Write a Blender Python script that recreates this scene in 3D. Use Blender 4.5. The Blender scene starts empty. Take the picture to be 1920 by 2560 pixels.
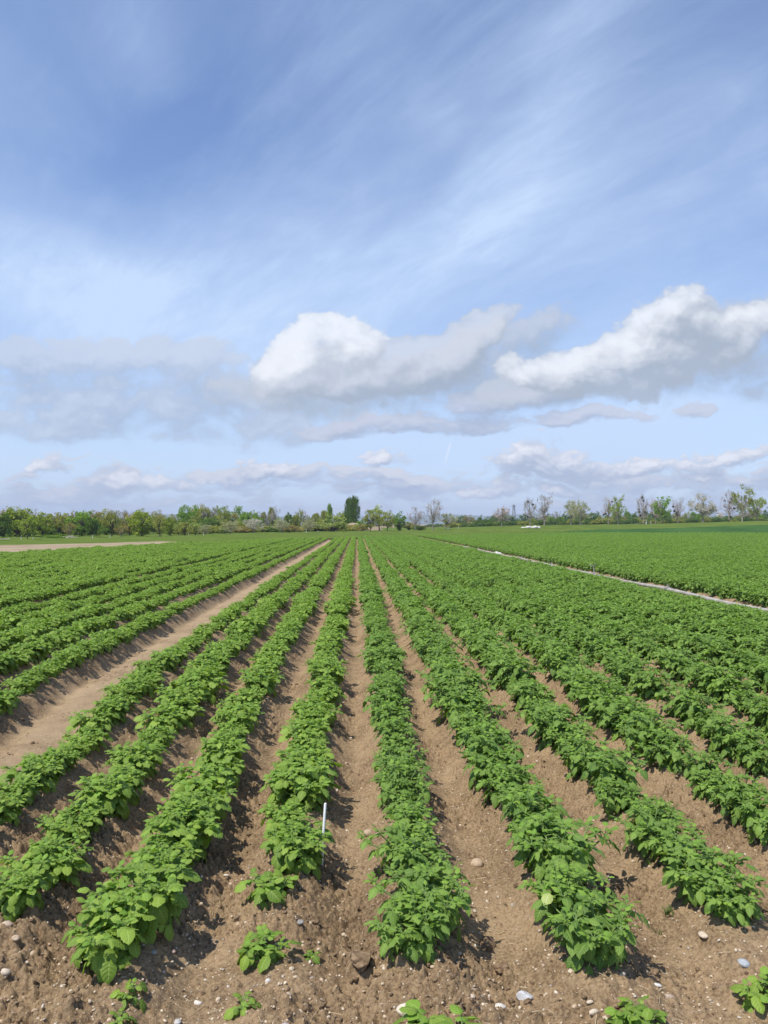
import bpy, math, random
import numpy as np
from math import radians as R, pi, sin, cos

# ------------------------------------------------------------------ camera, sky, sun, exposure
S = bpy.context.scene
COL = S.collection
H = 1.95                      # eye height above the furrows
FPX, HX, HY = 1920.0, 893.0, 1310.0   # focal length and row vanishing point in photo pixels
cam_d = bpy.data.cameras.new('camera')
cam = bpy.data.objects.new('camera', cam_d)
COL.objects.link(cam)
cam_d.sensor_fit = 'VERTICAL'; cam_d.sensor_height = 36.0; cam_d.lens = 27.0
cam_d.clip_start = 0.05; cam_d.clip_end = 40000
cam.location = (0, 0, H)
YAW, PITCH = math.atan((960 - HX) / FPX), math.atan((HY - 1280) / FPX)
cam.rotation_euler = (pi / 2 + PITCH, 0, -YAW)
S.camera = cam

SUN = np.array([-0.47, -0.36, 1.10]); SUN /= np.linalg.norm(SUN)
sun_d = bpy.data.lights.new('sun', 'SUN')
sun_d.energy = 4.4; sun_d.angle = R(0.5); sun_d.color = (1.0, 0.94, 0.84)
sun = bpy.data.objects.new('sun', sun_d); COL.objects.link(sun)
from mathutils import Vector, Matrix, Euler
sun.rotation_euler = Vector(SUN).to_track_quat('Z', 'Y').to_euler()
sun.location = (-20, -10, 40)

S.view_settings.view_transform = 'Standard'; S.view_settings.look = 'None'
S.view_settings.exposure = 0.33; S.view_settings.gamma = 1.0
S.render.engine = 'CYCLES'
S.cycles.use_denoising = True
S.cycles.max_bounces = 6; S.cycles.diffuse_bounces = 3; S.cycles.glossy_bounces = 2
S.cycles.transmission_bounces = 4; S.cycles.transparent_max_bounces = 8; S.cycles.volume_bounces = 0
S.cycles.caustics_reflective = False; S.cycles.caustics_refractive = False


class NT:
    """small helper for writing node maths"""
    def __init__(s, tree): s.t = tree; s.n = tree.nodes; s.l = tree.links
    def put(s, sock, v):
        if isinstance(v, bpy.types.NodeSocket): s.l.new(v, sock)
        elif v is not None:
            if sock.type in ('RGBA',) and len(v) == 3: v = (*v, 1)
            sock.default_value = v
    def m(s, op, a, b=None, c=None, clamp=False):
        x = s.n.new('ShaderNodeMath'); x.operation = op; x.use_clamp = clamp
        for i, v in enumerate((a, b, c)):
            if v is not None: s.put(x.inputs[i], v)
        return x.outputs[0]
    def add(s, a, b): return s.m('ADD', a, b)
    def sub(s, a, b): return s.m('SUBTRACT', a, b)
    def mul(s, a, b): return s.m('MULTIPLY', a, b)
    def div(s, a, b): return s.m('DIVIDE', a, b)
    def mx(s, a, b): return s.m('MAXIMUM', a, b)
    def mn(s, a, b): return s.m('MINIMUM', a, b)
    def ss(s, x, a, b, lo=0.0, hi=1.0):
        n = s.n.new('ShaderNodeMapRange'); n.interpolation_type = 'SMOOTHSTEP'
        for k, v in zip(('Value', 'From Min', 'From Max', 'To Min', 'To Max'), (x, a, b, lo, hi)): s.put(n.inputs[k], v)
        return n.outputs[0]
    def lin(s, x, a, b, lo=0.0, hi=1.0):
        n = s.n.new('ShaderNodeMapRange'); n.clamp = True
        for k, v in zip(('Value', 'From Min', 'From Max', 'To Min', 'To Max'), (x, a, b, lo, hi)): s.put(n.inputs[k], v)
        return n.outputs[0]
    def xyz(s, a, b, c=0.0):
        n = s.n.new('ShaderNodeCombineXYZ')
        for i, v in enumerate((a, b, c)): s.put(n.inputs[i], v)
        return n.outputs[0]
    def sep(s, v):
        n = s.n.new('ShaderNodeSeparateXYZ'); s.l.new(v, n.inputs[0]); return n.outputs
    def noise(s, vec, scale, detail=5, rough=0.55, dist=0.0, dim='3D'):
        n = s.n.new('ShaderNodeTexNoise'); n.noise_dimensions = dim
        if vec is not None: s.l.new(vec, n.inputs['Vector'])
        n.inputs['Scale'].default_value = scale; n.inputs['Detail'].default_value = detail
        n.inputs['Roughness'].default_value = rough; n.inputs['Distortion'].default_value = dist
        return n.outputs['Fac']
    def mix(s, f, a, b, typ='MIX'):
        n = s.n.new('ShaderNodeMix'); n.data_type = 'RGBA'; n.blend_type = typ
        s.put(n.inputs[0], f); s.put(n.inputs[6], a); s.put(n.inputs[7], b)
        return n.outputs[2]


def px_uv(px, py):
    """photo pixel -> (U, V) = (x/y, z/y) of the world direction"""
    c = Vector(((px - 960) / FPX, (1280 - py) / FPX, -1.0))
    d = cam.rotation_euler.to_matrix() @ c
    return d.x / d.y, d.z / d.y


def build_world():
    w = bpy.data.worlds.new('World'); S.world = w; w.use_nodes = True
    t = w.node_tree; t.nodes.clear(); N = NT(t)
    out = t.nodes.new('ShaderNodeOutputWorld'); bg = t.nodes.new('ShaderNodeBackground')
    bg.inputs['Strength'].default_value = 0.12
    t.links.new(bg.outputs[0], out.inputs[0])
    sky = t.nodes.new('ShaderNodeTexSky'); sky.sky_type = 'NISHITA'; sky.sun_disc = False
    sky.sun_elevation = math.asin(SUN[2]); sky.sun_rotation = math.atan2(SUN[0], SUN[1])
    sky.air_density = 1.0; sky.dust_density = 0.6; sky.ozone_density = 2.0; sky.altitude = 200
    tc = t.nodes.new('ShaderNodeTexCoord')
    x, y, z = N.sep(tc.outputs['Generated'])
    yy = N.mx(y, 0.08)
    U = N.div(x, yy); V = N.div(z, yy)
    ahead = N.ss(y, 0.05, 0.3)
    K = 1 / 0.12                                   # radiance in units of the background strength
    col = sky.outputs[0]
    col = N.mix(1.0, col, (1.00, 1.04, 1.19), 'MULTIPLY')
    # ---- thin high cloud: a veil in a plane overhead, loosely drawn out into streaks
    zz = N.add(N.mx(z, 0.0), 0.30)
    px_ = N.div(x, zz); py_ = N.div(y, zz)
    ca, sa = cos(R(130)), sin(R(130))
    a_ = N.add(N.mul(px_, ca), N.mul(py_, sa)); b_ = N.sub(N.mul(py_, ca), N.mul(px_, sa))
    st = N.noise(N.xyz(N.mul(a_, 0.9), N.mul(b_, 1.5), 3.1), 1.5, 8, 0.60, 0.9)
    st2 = N.noise(N.xyz(N.mul(a_, 0.7), N.mul(b_, 2.4), 9.7), 2.6, 7, 0.62, 0.6)
    st3 = N.noise(N.xyz(N.mul(a_, 1.0), N.mul(b_, 2.8), 19.7), 6.5, 6, 0.66, 0.9)
    veil = N.m('MULTIPLY_ADD', N.ss(st, 0.32, 0.76), 0.18, 0.05)
    veil = N.add(veil, N.mul(N.ss(st2, 0.38, 0.80), 0.115))
    veil = N.add(veil, N.mul(N.mul(N.ss(st3, 0.42, 0.75), N.ss(st, .3, .6)), 0.075))
    def patch(px, py, rx, ry, slope, amp):
        u0, v0 = px_uv(px, py)
        du = N.sub(U, u0); dv = N.sub(N.sub(V, v0), N.mul(du, slope))
        r2 = N.add(N.m('POWER', N.mul(du, FPX / rx), 2.0), N.m('POWER', N.mul(dv, FPX / ry), 2.0))
        return N.mul(N.m('EXPONENT', N.mul(r2, -1.0)), amp)
    banks = None
    for p in [(1330, 330, 190, 220, 1.2, .44), (1180, 560, 360, 170, .7, .24), (1480, 130, 240, 130, .6, .22), (1750, 330, 330, 200, .5, .16),
              (150, 740, 430, 150, -.30, .68), (330, 700, 160, 60, -.4, .18), (640, 690, 420, 140, .3, .42), (1450, 600, 480, 150, .3, .24),
              (1640, 1060, 480, 70, .10, .50), (330, 110, 130, 140, -.6, .16), (1150, 330, 110, 70, -.3, .16), (960, 1120, 900, 60, 0, .25), (880, 90, 200, 60, .5, .10)]:
        q = patch(*p); banks = q if banks is None else N.add(banks, q)
    dark = N.add(patch(480, 330, 330, 190, .35, .22), patch(1020, 60, 260, 80, .3, .10))
    rag = N.lin(N.add(N.mul(st, .4), N.add(N.mul(st2, .3), N.mul(st3, .3))), 0.3, 0.7, 0.3, 1.6)
    veil = N.add(veil, N.mul(N.mul(banks, N.mul(rag, .88)), ahead))
    veil = N.sub(veil, N.mul(dark, ahead))
    haze = N.m('EXPONENT', N.mul(N.mx(V, 0.0), -4.2))
    veil = N.add(veil, N.mul(N.mul(haze, 0.62), ahead))
    veil = N.m('MINIMUM', N.mx(veil, 0.0), 0.92)
    col = N.mix(veil, col, (0.50 * K, 0.63 * K, 0.84 * K))
    # ---- cumulus
    def blob_group(lst, sat=True):
        """cloud outline as a node group: sum of soft lobes at fixed bearings and heights"""
        gt = bpy.data.node_groups.new('cloud_outline', 'ShaderNodeTree')
        for nm in ('U', 'V'): gt.interface.new_socket(nm, in_out='INPUT', socket_type='NodeSocketFloat')
        gt.interface.new_socket('F', in_out='OUTPUT', socket_type='NodeSocketFloat')
        gi = gt.nodes.new('NodeGroupInput'); go = gt.nodes.new('NodeGroupOutput'); Q = NT(gt)
        f = None
        for (px, py, rx, rt, rb, sl) in lst:
            u0, v0 = px_uv(px, py)
            du = Q.sub(gi.outputs[0], u0); dv = Q.sub(gi.outputs[1], v0)
            if sl: dv = Q.m('MULTIPLY_ADD', du, -sl, dv)
            dy = Q.m('MULTIPLY_ADD', Q.mn(dv, 0.0), FPX / rb, Q.mul(Q.mx(dv, 0.0), FPX / rt)); dx = Q.mul(du, FPX / rx)
            g = Q.m('EXPONENT', Q.mul(Q.m('MULTIPLY_ADD', dx, dx, Q.mul(dy, dy)), -1.15))
            f = g if f is None else Q.add(f, g)
        gt.links.new(Q.mul(Q.m('TANH', Q.mul(f, 1.7)), 0.95) if sat else Q.m('SMOOTH_MIN', f, 1.25, .3), go.inputs[0])
        return gt
    def blobs(Uu, Vv, gt):
        n = t.nodes.new('ShaderNodeGroup'); n.node_tree = gt
        t.links.new(Uu, n.inputs[0]); t.links.new(Vv, n.inputs[1])
        return n.outputs[0]
    def puff(vec, scale, det, ro=0.55):
        n = t.nodes.new('ShaderNodeTexVoronoi'); n.feature = 'F1'; n.voronoi_dimensions = '2D'
        t.links.new(vec, n.inputs['Vector']); n.inputs['Scale'].default_value = scale; n.inputs['Detail'].default_value = det
        n.inputs['Roughness'].default_value = ro; n.inputs['Lacunarity'].default_value = 2.2; n.normalize = True
        return n.outputs['Distance']
    def noise_at(Uu, Vv, sc, sd, det=8, vs=1.5, pf=.5):
        v = N.xyz(N.add(Uu, sd), N.mul(Vv, vs), 0.0)
        n = N.sub(N.noise(v, sc, det, .66, 0.0, '2D'), 0.5)
        return n if det < 4 else N.add(n, N.mul(N.sub(.36, puff(v, sc * 1.5, 2)), pf))
    w1 = N.sub(N.noise(N.xyz(U, V, 5.0), 10.0, 4, 0.62), 0.5); w2 = N.sub(N.noise(N.xyz(U, V, 7.7), 10.0, 4, 0.62), 0.5)
    wU = N.add(U, N.mul(w1, 0.045)); wV = N.add(V, N.mul(w2, 0.040))
    def layer(col, lst, sc, amp, soft, light, grey, white, sd, opac, lg=1.0, vs=1.5, band=None, bias=0.25, thr=.42, pf=.6, sat=True):
        if lst: lst = blob_group(lst, sat)
        def dens(a, b, det=7):
            n = noise_at(a, b, sc, sd, det, vs, pf)
            f = blobs(a, b, lst) if band is None else band(a, b)
            return N.sub(N.add(f, N.mul(N.mul(n, amp), N.ss(f, .02, .3))), thr)
        d0 = dens(wU, wV)
        d1 = dens(N.add(wU, light[0]), N.add(wV, light[1]), 2)
        d2 = dens(N.add(wU, light[0] * .3), N.add(wV, light[1] * .3), 5)
        g_ = N.add(N.mul(N.sub(d0, N.mx(d1, -.4)), lg), N.mul(N.sub(d0, N.mx(d2, -.2)), lg * .7))
        lit = N.ss(N.add(g_, bias), 0.0, 1.0)
        c = N.mix(lit, grey, white)
        sf = N.add(soft, N.mul(lit, -soft * .6))
        al = N.mul(N.mul(N.ss(d0, 0.0, sf), opac), ahead)
        return N.mix(al, col, c)
    g = lambda r, gg, b: (r * K, gg * K, b * K)
    # grey bank on the left and long grey streaks
    col = layer(col, [(430, 930, 240, 95, 80, .02), (250, 960, 170, 70, 60, .1), (600, 1000, 250, 60, 60, -.1), (80, 920, 150, 70, 90, 0.1), (80, 1030, 220, 60, 70, 0), (800, 1055, 150, 45, 45, .1), (480, 1060, 260, 50, 60, 0)],
                9, 1.7, 0.8, (-0.012, 0.030), g(.285, .345, .455), g(.50, .545, .635), 1.3, .66, .8, 1.6, None, .30)
    col = layer(col, [(1090, 1066, 330, 28, 20, 0.03), (880, 1075, 150, 32, 22, .1), (1190, 1015, 110, 32, 24, 0), (1746, 1030, 55, 20, 14, 0), (1430, 1045, 200, 22, 16, .05), (1350, 990, 110, 30, 26, .1)],
                13, 1.5, 0.7, (-0.006, 0.015), g(.29, .345, .475), g(.50, .525, .62), 2.9, .82, .8, 2.2, None, .25)
    # the two big clouds: soft grey skirts, then the bodies with sunlit heads
    col = layer(col, [(980, 950, 330, 60, 70, .02), (1200, 890, 220, 80, 110, .35), (760, 980, 240, 50, 55, 0)],
                7.0, 1.7, 0.9, (-0.016, 0.036), g(.265, .32, .40), g(.48, .52, .60), 5.5, .76, .7, 1.3, None, .15)
    col = layer(col, [(1660, 890, 280, 90, 95, .28), (1860, 840, 240, 80, 150, .15), (1400, 945, 180, 50, 55, .3), (1890, 950, 130, 50, 60, 0), (1330, 990, 90, 26, 26, 0)],
                7.5, 1.7, 0.9, (-0.020, 0.034), g(.265, .32, .41), g(.48, .52, .60), 7.1, .78, .7, 1.3, None, .15)
    col = layer(col, [(1010, 890, 170, 60, 110, .1), (1120, 870, 110, 55, 110, .35), (1235, 808, 75, 38, 60, .4), (940, 950, 240, 60, 50, 0), (800, 930, 190, 60, 70, 0)],
                11.0, 1.5, 0.55, (-0.030, 0.046), g(.30, .35, .43), g(.575, .605, .67), 4.9, .74, .48, 1.4, None, .16, .46, 1.0, False)
    col = layer(col, [(805, 862, 135, 85, 85, .05), (705, 915, 80, 55, 45, .5), (905, 870, 90, 55, 60, -.1)],
                11.0, 1.5, 0.55, (-0.034, 0.050), g(.40, .45, .53), g(.77, .79, .835), 4.2, .86, .50, 1.3, None, .18, .48, 1.0, False)
    col = layer(col, [(1690, 790, 120, 85, 170, .1), (1565, 850, 130, 70, 140, .5), (1430, 910, 110, 52, 90, .4), (1300, 925, 85, 58, 60, .3), (1850, 800, 130, 48, 140, .35), (1660, 900, 190, 60, 90, .25)],
                11.5, 1.5, 0.55, (-0.034, 0.046), g(.33, .38, .46), g(.77, .79, .83), 8.4, .86, .44, 1.4, None, .08, .48, 1.0, False)
    # cloud field low above the horizon
    def band(a, b):
        n1 = N.sub(N.noise(N.xyz(N.mul(a, 1.0), N.mul(b, 3.6), 31.0), 7.0, 3, 0.55), 0.5)
        top = N.ss(b, 0.055, 0.105, 0.70, -0.5)
        return N.add(top, N.mul(n1, 2.6))
    col = layer(col, None, 15, 1.35, 0.75, (-0.006, 0.012), g(.275, .33, .47), g(.61, .61, .66), 12.2, .85, .65, 2.6, band, .25, .42, .8)
    col = layer(col, [(1330, 1132, 115, 52, 60, .02), (1400, 1160, 170, 26, 34, 0), (630, 1190, 65, 48, 28, .08), (720, 1183, 50, 30, 20, 0), (140, 1168, 45, 34, 22, .2), (85, 1176, 34, 26, 16, .3),
                      (1620, 1178, 170, 30, 22, .1), (1850, 1146, 130, 32, 20, .05), (1760, 1193, 55, 22, 12, .1), (430, 1220, 90, 30, 18, 0), (1240, 1235, 120, 32, 18, 0), (1420, 1230, 70, 30, 16, 0), (960, 1158, 80, 32, 18, 0), (300, 1208, 70, 28, 16, 0)],
                18, 1.45, 0.6, (-0.009, 0.016), g(.32, .375, .50), g(.77, .765, .80), 6.6, .90, .55, 1.8, None, .14, .42, 1.0, False)
    # short contrail
    u0, v0 = px_uv(1120, 1130)
    du = N.sub(U, u0); dv = N.sub(V, v0)
    across = N.sub(du, N.mul(dv, 0.30))
    tr = N.mul(N.ss(N.m('ABSOLUTE', across), 0.0005, 0.0024, 1.0, 0.0), N.ss(N.m('ABSOLUTE', dv), 0.008, 0.017, 1.0, 0.0))
    col = N.mix(N.mul(N.mul(tr, ahead), 0.30), col, g(.85, .87, .92))
    t.links.new(col, bg.inputs['Color'])
    w.cycles.sampling_method = 'NONE'


build_world()

# ------------------------------------------------------------------ helpers
rng = np.random.default_rng(7)
random.seed(7)


def hash2(ix, iy, seed):
    h = (ix.astype(np.int64) * 374761393 + iy.astype(np.int64) * 668265263 + seed * 1442695041) & 0xFFFFFFFF
    h = ((h ^ (h >> 13)) * 1274126177) & 0xFFFFFFFF
    h = ((h ^ (h >> 16)) * 2246822519) & 0xFFFFFFFF
    return ((h ^ (h >> 15)) & 0xFFFFFF) / float(0xFFFFFF)


def vnoise(x, y, seed=0):
    ix, iy = np.floor(x), np.floor(y)
    fx, fy = x - ix, y - iy
    fx = fx * fx * fx * (fx * (fx * 6 - 15) + 10); fy = fy * fy * fy * (fy * (fy * 6 - 15) + 10)
    a, b = hash2(ix, iy, seed), hash2(ix + 1, iy, seed)
    c, d = hash2(ix, iy + 1, seed), hash2(ix + 1, iy + 1, seed)
    return (a + (b - a) * fx) * (1 - fy) + (c + (d - c) * fx) * fy


def fbm(x, y, oct=4, seed=0, rough=0.5):
    s = 0; a = 1; t = 0
    for i in range(oct):
        s = s + a * vnoise(x * 2 ** i + 17.3 * i, y * 2 ** i - 9.1 * i, seed + i); t += a; a *= rough
    return s / t


def sstep(x, a, b):
    t = np.clip((x - a) / (b - a), 0, 1); return t * t * (3 - 2 * t)


def mesh_np(name, V, F, mat=None, uv=None, smooth=True, mats=None, midx=None):
    """V (n,3); F a list of int arrays (m,3) or (m,4)"""
    me = bpy.data.meshes.new(name)
    V = np.ascontiguousarray(V, dtype=np.float32)
    if not isinstance(F, (list, tuple)): F = [F]
    F = [np.asarray(f, dtype=np.int32) for f in F if len(f)]
    tot = np.concatenate([np.full(len(f), f.shape[1], np.int32) for f in F])
    li = np.concatenate([f.ravel() for f in F])
    me.vertices.add(len(V)); me.vertices.foreach_set('co', V.ravel())
    me.loops.add(len(li)); me.loops.foreach_set('vertex_index', li)
    me.polygons.add(len(tot))
    me.polygons.foreach_set('loop_start', np.concatenate([[0], np.cumsum(tot)[:-1]]).astype(np.int32))
    me.polygons.foreach_set('loop_total', tot)
    me.polygons.foreach_set('use_smooth', np.full(len(tot), smooth))
    if uv is not None:
        ul = me.uv_layers.new(name='UVMap')
        ul.data.foreach_set('uv', np.asarray(uv, np.float32)[li].ravel())
    for m in (mats or [mat]):
        if m: me.materials.append(m)
    if midx is not None: me.polygons.foreach_set('material_index', np.asarray(midx, np.int32))
    me.update(calc_edges=True); me.validate()
    return me


def obj(name, me, parent=None, loc=(0, 0, 0), rot=(0, 0, 0), scale=(1, 1, 1)):
    o = bpy.data.objects.new(name, me); COL.objects.link(o)
    o.location = loc; o.rotation_euler = rot; o.scale = scale
    if parent: o.parent = parent
    return o


def tag(o, label=None, cat=None, group=None, kind=None):
    for k, v in (('label', label), ('category', cat), ('group', group), ('kind', kind)):
        if v: o[k] = v
    return o


def thing(name, label, cat, loc, rz=0.0, group=None, scale=(1, 1, 1)):
    o = bpy.data.objects.new(name, None); COL.objects.link(o)
    o.empty_display_size = 0.1
    o.location = loc; o.rotation_euler = (0, 0, rz); o.scale = scale
    return tag(o, label, cat, group)


class Geo:
    """collects pieces of one mesh"""
    def __init__(s): s.V = []; s.F3 = []; s.F4 = []; s.U = []; s.n = 0
    def add(s, V, F, uv=None):
        V = np.asarray(V, float); F = np.asarray(F, int)
        s.V.append(V); (s.F3 if F.shape[1] == 3 else s.F4).append(F + s.n); s.n += len(V)
        s.U.append(np.zeros((len(V), 2)) if uv is None else uv)
        return s
    def mesh(s, name, mat, smooth=True):
        F = []
        if s.F3: F.append(np.concatenate(s.F3))
        if s.F4: F.append(np.concatenate(s.F4))
        return mesh_np(name, np.concatenate(s.V), F, mat, np.concatenate(s.U), smooth)
    def tube(s, P, r, sides=6, caps=True):
        P = np.asarray(P, float); n = len(P); r = np.broadcast_to(np.asarray(r, float), (n,))
        T = np.gradient(P, axis=0); T /= np.linalg.norm(T, axis=1)[:, None] + 1e-9
        ref = np.array([1.0, 0, 0]) if abs(T[0][0]) < .8 else np.array([0, 1.0, 0])
        A = np.cross(T, ref); A /= np.linalg.norm(A, axis=1)[:, None] + 1e-9
        B = np.cross(T, A)
        ph = np.linspace(0, 2 * pi, sides, endpoint=False)
        V = P[:, None] + r[:, None, None] * (A[:, None] * np.cos(ph)[None, :, None] + B[:, None] * np.sin(ph)[None, :, None])
        V = V.reshape(-1, 3); F = []
        i, j = np.meshgrid(np.arange(n - 1), np.arange(sides), indexing='ij'); j2 = (j + 1) % sides
        F = np.stack([i * sides + j, i * sides + j2, (i + 1) * sides + j2, (i + 1) * sides + j], -1).reshape(-1, 4)
        b = s.n
        s.add(V, F)
        if caps:
            for base, c in ((0, P[0]), ((n - 1) * sides, P[-1])):
                k = np.arange(sides)
                Vc = np.concatenate([V[base:base + sides], [c]])
                s.add(Vc, np.stack([k, (k + 1) % sides, np.full(sides, sides)], -1))
        return s
    def box(s, c, d, taper=1.0):
        x, y, z = np.array(d) / 2
        V = np.array([[-x, -y, -z], [x, -y, -z], [x, y, -z], [-x, y, -z], [-x * taper, -y * taper, z], [x * taper, -y * taper, z], [x * taper, y * taper, z], [-x * taper, y * taper, z]]) + np.array(c)
        return s.add(V, [[0, 3, 2, 1], [4, 5, 6, 7], [0, 1, 5, 4], [1, 2, 6, 5], [2, 3, 7, 6], [3, 0, 4, 7]])


_ico = {}
def ico(sub):
    if sub not in _ico:
        import bmesh
        bm = bmesh.new(); bmesh.ops.create_icosphere(bm, subdivisions=sub, radius=1.0)
        _ico[sub] = (np.array([v.co[:] for v in bm.verts]), np.array([[v.index for v in f.verts] for f in bm.faces])); bm.free()
    return _ico[sub]


def lump(sub, amp, freq, seed, sq=(1, 1, 1), facets=0):
    """an uneven stone or clod shape"""
    V, F = ico(sub); V = V.copy(); r = np.random.default_rng(seed)
    n = fbm(V[:, 0] * freq + seed * 3.1 + V[:, 2] * 1.7, V[:, 1] * freq + V[:, 2] * freq, 4, seed) - .5
    V = V * (1 + amp * 2 * n)[:, None]
    for _ in range(facets):
        d = r.normal(size=3); d /= np.linalg.norm(d); k = r.uniform(.55, .9)
        h = V @ d; V = V - np.maximum(h - k, 0)[:, None] * d
    return V * np.array(sq), F


# ------------------------------------------------------------------ materials
def material(name):
    m = bpy.data.materials.new(name); m.use_nodes = True; t = m.node_tree; t.nodes.clear()
    N = NT(t); out = t.nodes.new('ShaderNodeOutputMaterial'); b = t.nodes.new('ShaderNodeBsdfPrincipled')
    t.links.new(b.outputs[0], out.inputs[0])
    return m, N, b, out


def simple(name, c1, c2, scale=20, rough=0.8, spec=0.3, bump=0.0, bscale=60, metal=0.0):
    m, N, b, out = material(name)
    tc = N.n.new('ShaderNodeTexCoord')
    f = N.noise(tc.outputs['Object'], scale, 5, .6)
    oi = N.n.new('ShaderNodeObjectInfo')
    c = N.mix(N.ss(f, .3, .7), c1, c2)
    N.l.new(c, b.inputs['Base Color'])
    b.inputs['Roughness'].default_value = rough; b.inputs['Specular IOR Level'].default_value = spec; b.inputs['Metallic'].default_value = metal
    if bump:
        bp = N.n.new('ShaderNodeBump'); bp.inputs['Strength'].default_value = bump; bp.inputs['Distance'].default_value = .02
        N.l.new(N.noise(tc.outputs['Object'], bscale, 5, .6), bp.inputs['Height']); N.l.new(bp.outputs[0], b.inputs['Normal'])
    return m


def leaf_mat(name, c_dark, c_light, vein, trans=0.33, rough=0.52, spec=0.30, veins=True):
    m, N, b, out = material(name)
    geo = N.n.new('ShaderNodeNewGeometry'); oi = N.n.new('ShaderNodeObjectInfo')
    tc = N.n.new('ShaderNodeTexCoord')
    rnd = geo.outputs['Random Per Island']
    f = N.add(N.mul(rnd, .72), N.mul(oi.outputs['Random'], .28))
    c = N.mix(f, c_dark, c_light)
    if veins:
        u, v, _ = N.sep(tc.outputs['UV'])
        sx = N.m('ABSOLUTE', N.sub(N.mul(u, 2.0), 1.0))
        mid = N.ss(sx, 0.03, 0.10, 1.0, 0.0)
        ph = N.m('FRACT', N.mul(N.sub(v, N.mul(sx, .22)), 5.5))
        side = N.ss(N.m('ABSOLUTE', N.sub(ph, .5)), .02, .10, 1.0, 0.0)
        ve = N.mx(mid, N.mul(side, .28))
        c = N.mix(N.mul(ve, .55), c, vein)
        bp = N.n.new('ShaderNodeBump'); bp.inputs['Strength'].default_value = .40; bp.inputs['Distance'].default_value = .004
        hgt = N.sub(N.m('SINE', N.mul(ph, pi)), N.mul(mid, .8))
        N.l.new(hgt, bp.inputs['Height']); N.l.new(bp.outputs[0], b.inputs['Normal'])
    N.l.new(c, b.inputs['Base Color'])
    b.inputs['Roughness'].default_value = rough; b.inputs['Specular IOR Level'].default_value = spec
    tr = N.n.new('ShaderNodeBsdfTranslucent')
    N.l.new(N.mix(1.0, c, (1.25, 1.35, .55), 'MULTIPLY'), tr.inputs['Color'])
    ms = N.n.new('ShaderNodeMixShader'); ms.inputs[0].default_value = trans
    N.l.new(b.outputs[0], ms.inputs[1]); N.l.new(tr.outputs[0], ms.inputs[2]); N.l.new(ms.outputs[0], out.inputs[0])
    return m


def soil_mat():
    m, N, b, out = material('dry_soil')
    tc = N.n.new('ShaderNodeTexCoord'); P = tc.outputs['Object']
    big = N.noise(P, 1.3, 4, .6, .4); mid = N.noise(P, 7, 6, .65, .3); fine = N.noise(P, 60, 5, .65); grit = N.noise(P, 320, 2, .5)
    f = N.add(N.mul(big, .5), N.mul(mid, .5))
    c = N.mix(N.ss(f, .36, .62), (.145, .096, .053), (.310, .217, .126))
    c = N.mix(N.mul(N.ss(fine, .38, .66), .5), c, (.425, .312, .188))
    c = N.mix(N.mul(N.ss(fine, .52, .30), .45), c, (.085, .053, .031))
    xs, ys, zs = N.sep(P)
    tk = N.mul(N.ss(N.m('ABSOLUTE', N.add(N.add(xs, 3.09), N.mul(N.sub(mid, .5), .5))), .15, .48, 1.0, 0.0), N.ss(big, .3, .6, .3, .8))
    c = N.mix(N.mul(tk, .8), c, (.38, .285, .18))
    c = N.mix(N.mul(N.ss(grit, .66, .74), .8), c, (.56, .48, .37))
    N.l.new(c, b.inputs['Base Color']); b.inputs['Roughness'].default_value = .95; b.inputs['Specular IOR Level'].default_value = .12
    bp = N.n.new('ShaderNodeBump'); bp.inputs['Strength'].default_value = .9; bp.inputs['Distance'].default_value = .016
    N.l.new(N.add(N.mul(fine, .8), N.add(N.mul(grit, .25), N.mul(N.noise(P, 150, 4, .6), .45))), bp.inputs['Height']); N.l.new(bp.outputs[0], b.inputs['Normal'])
    return m


def stone_mat(name, cols):
    m, N, b, out = material(name)
    tc = N.n.new('ShaderNodeTexCoord'); oi = N.n.new('ShaderNodeObjectInfo')
    rp = N.n.new('ShaderNodeValToRGB'); rp.color_ramp.interpolation = 'LINEAR'
    el = rp.color_ramp.elements
    while len(el) < len(cols): el.new(.5)
    for i, c in enumerate(cols): el[i].position = i / max(1, len(cols) - 1); el[i].color = (*c, 1)
    N.l.new(oi.outputs['Random'], rp.inputs[0])
    n = N.noise(tc.outputs['Object'], 2.2, 6, .65)
    c = N.mix(N.mul(N.ss(n, .4, .7), .45), rp.outputs[0], (.22, .16, .11))
    N.l.new(c, b.inputs['Base Color']); b.inputs['Roughness'].default_value = .75; b.inputs['Specular IOR Level'].default_value = .3
    return m


M = {}
M['soil'] = soil_mat()
M['clod'] = simple('soil_clod', (.15, .098, .058), (.33, .235, .15), 1.6, .95, .1, .6, 6)
M['pebble'] = stone_mat('pebbles', [(.46, .37, .26), (.56, .47, .35), (.38, .27, .18), (.60, .54, .44), (.30, .27, .24), (.50, .38, .26), (.64, .57, .46)])
M['straw'] = simple('straw', (.45, .36, .22), (.58, .49, .33), 30, .8)
M['leaf_round'] = leaf_mat('potato_leaf_rounded', (.115, .205, .026), (.285, .420, .062), (.42, .54, .15))
M['leaf_point'] = leaf_mat('potato_leaf_pointed', (.085, .170, .028), (.220, .350, .060), (.36, .49, .15))
M['young'] = leaf_mat('potato_young_leaf', (.15, .29, .036), (.25, .40, .058), (.36, .50, .13), .35)
M['sick'] = leaf_mat('yellowed_leaf', (.34, .42, .12), (.36, .44, .14), (.66, .62, .42), .2)
M['stem'] = simple('potato_stem', (.12, .20, .05), (.18, .26, .08), 30, .6)
M['bark'] = simple('bark', (.055, .045, .036), (.12, .10, .082), 8, .9)
M['bark_pale'] = simple('bark_pale', (.25, .21, .175), (.36, .31, .27), 8, .9)
M['twig'] = simple('twigs', (.30, .265, .22), (.42, .37, .32), 5, .9)
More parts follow.
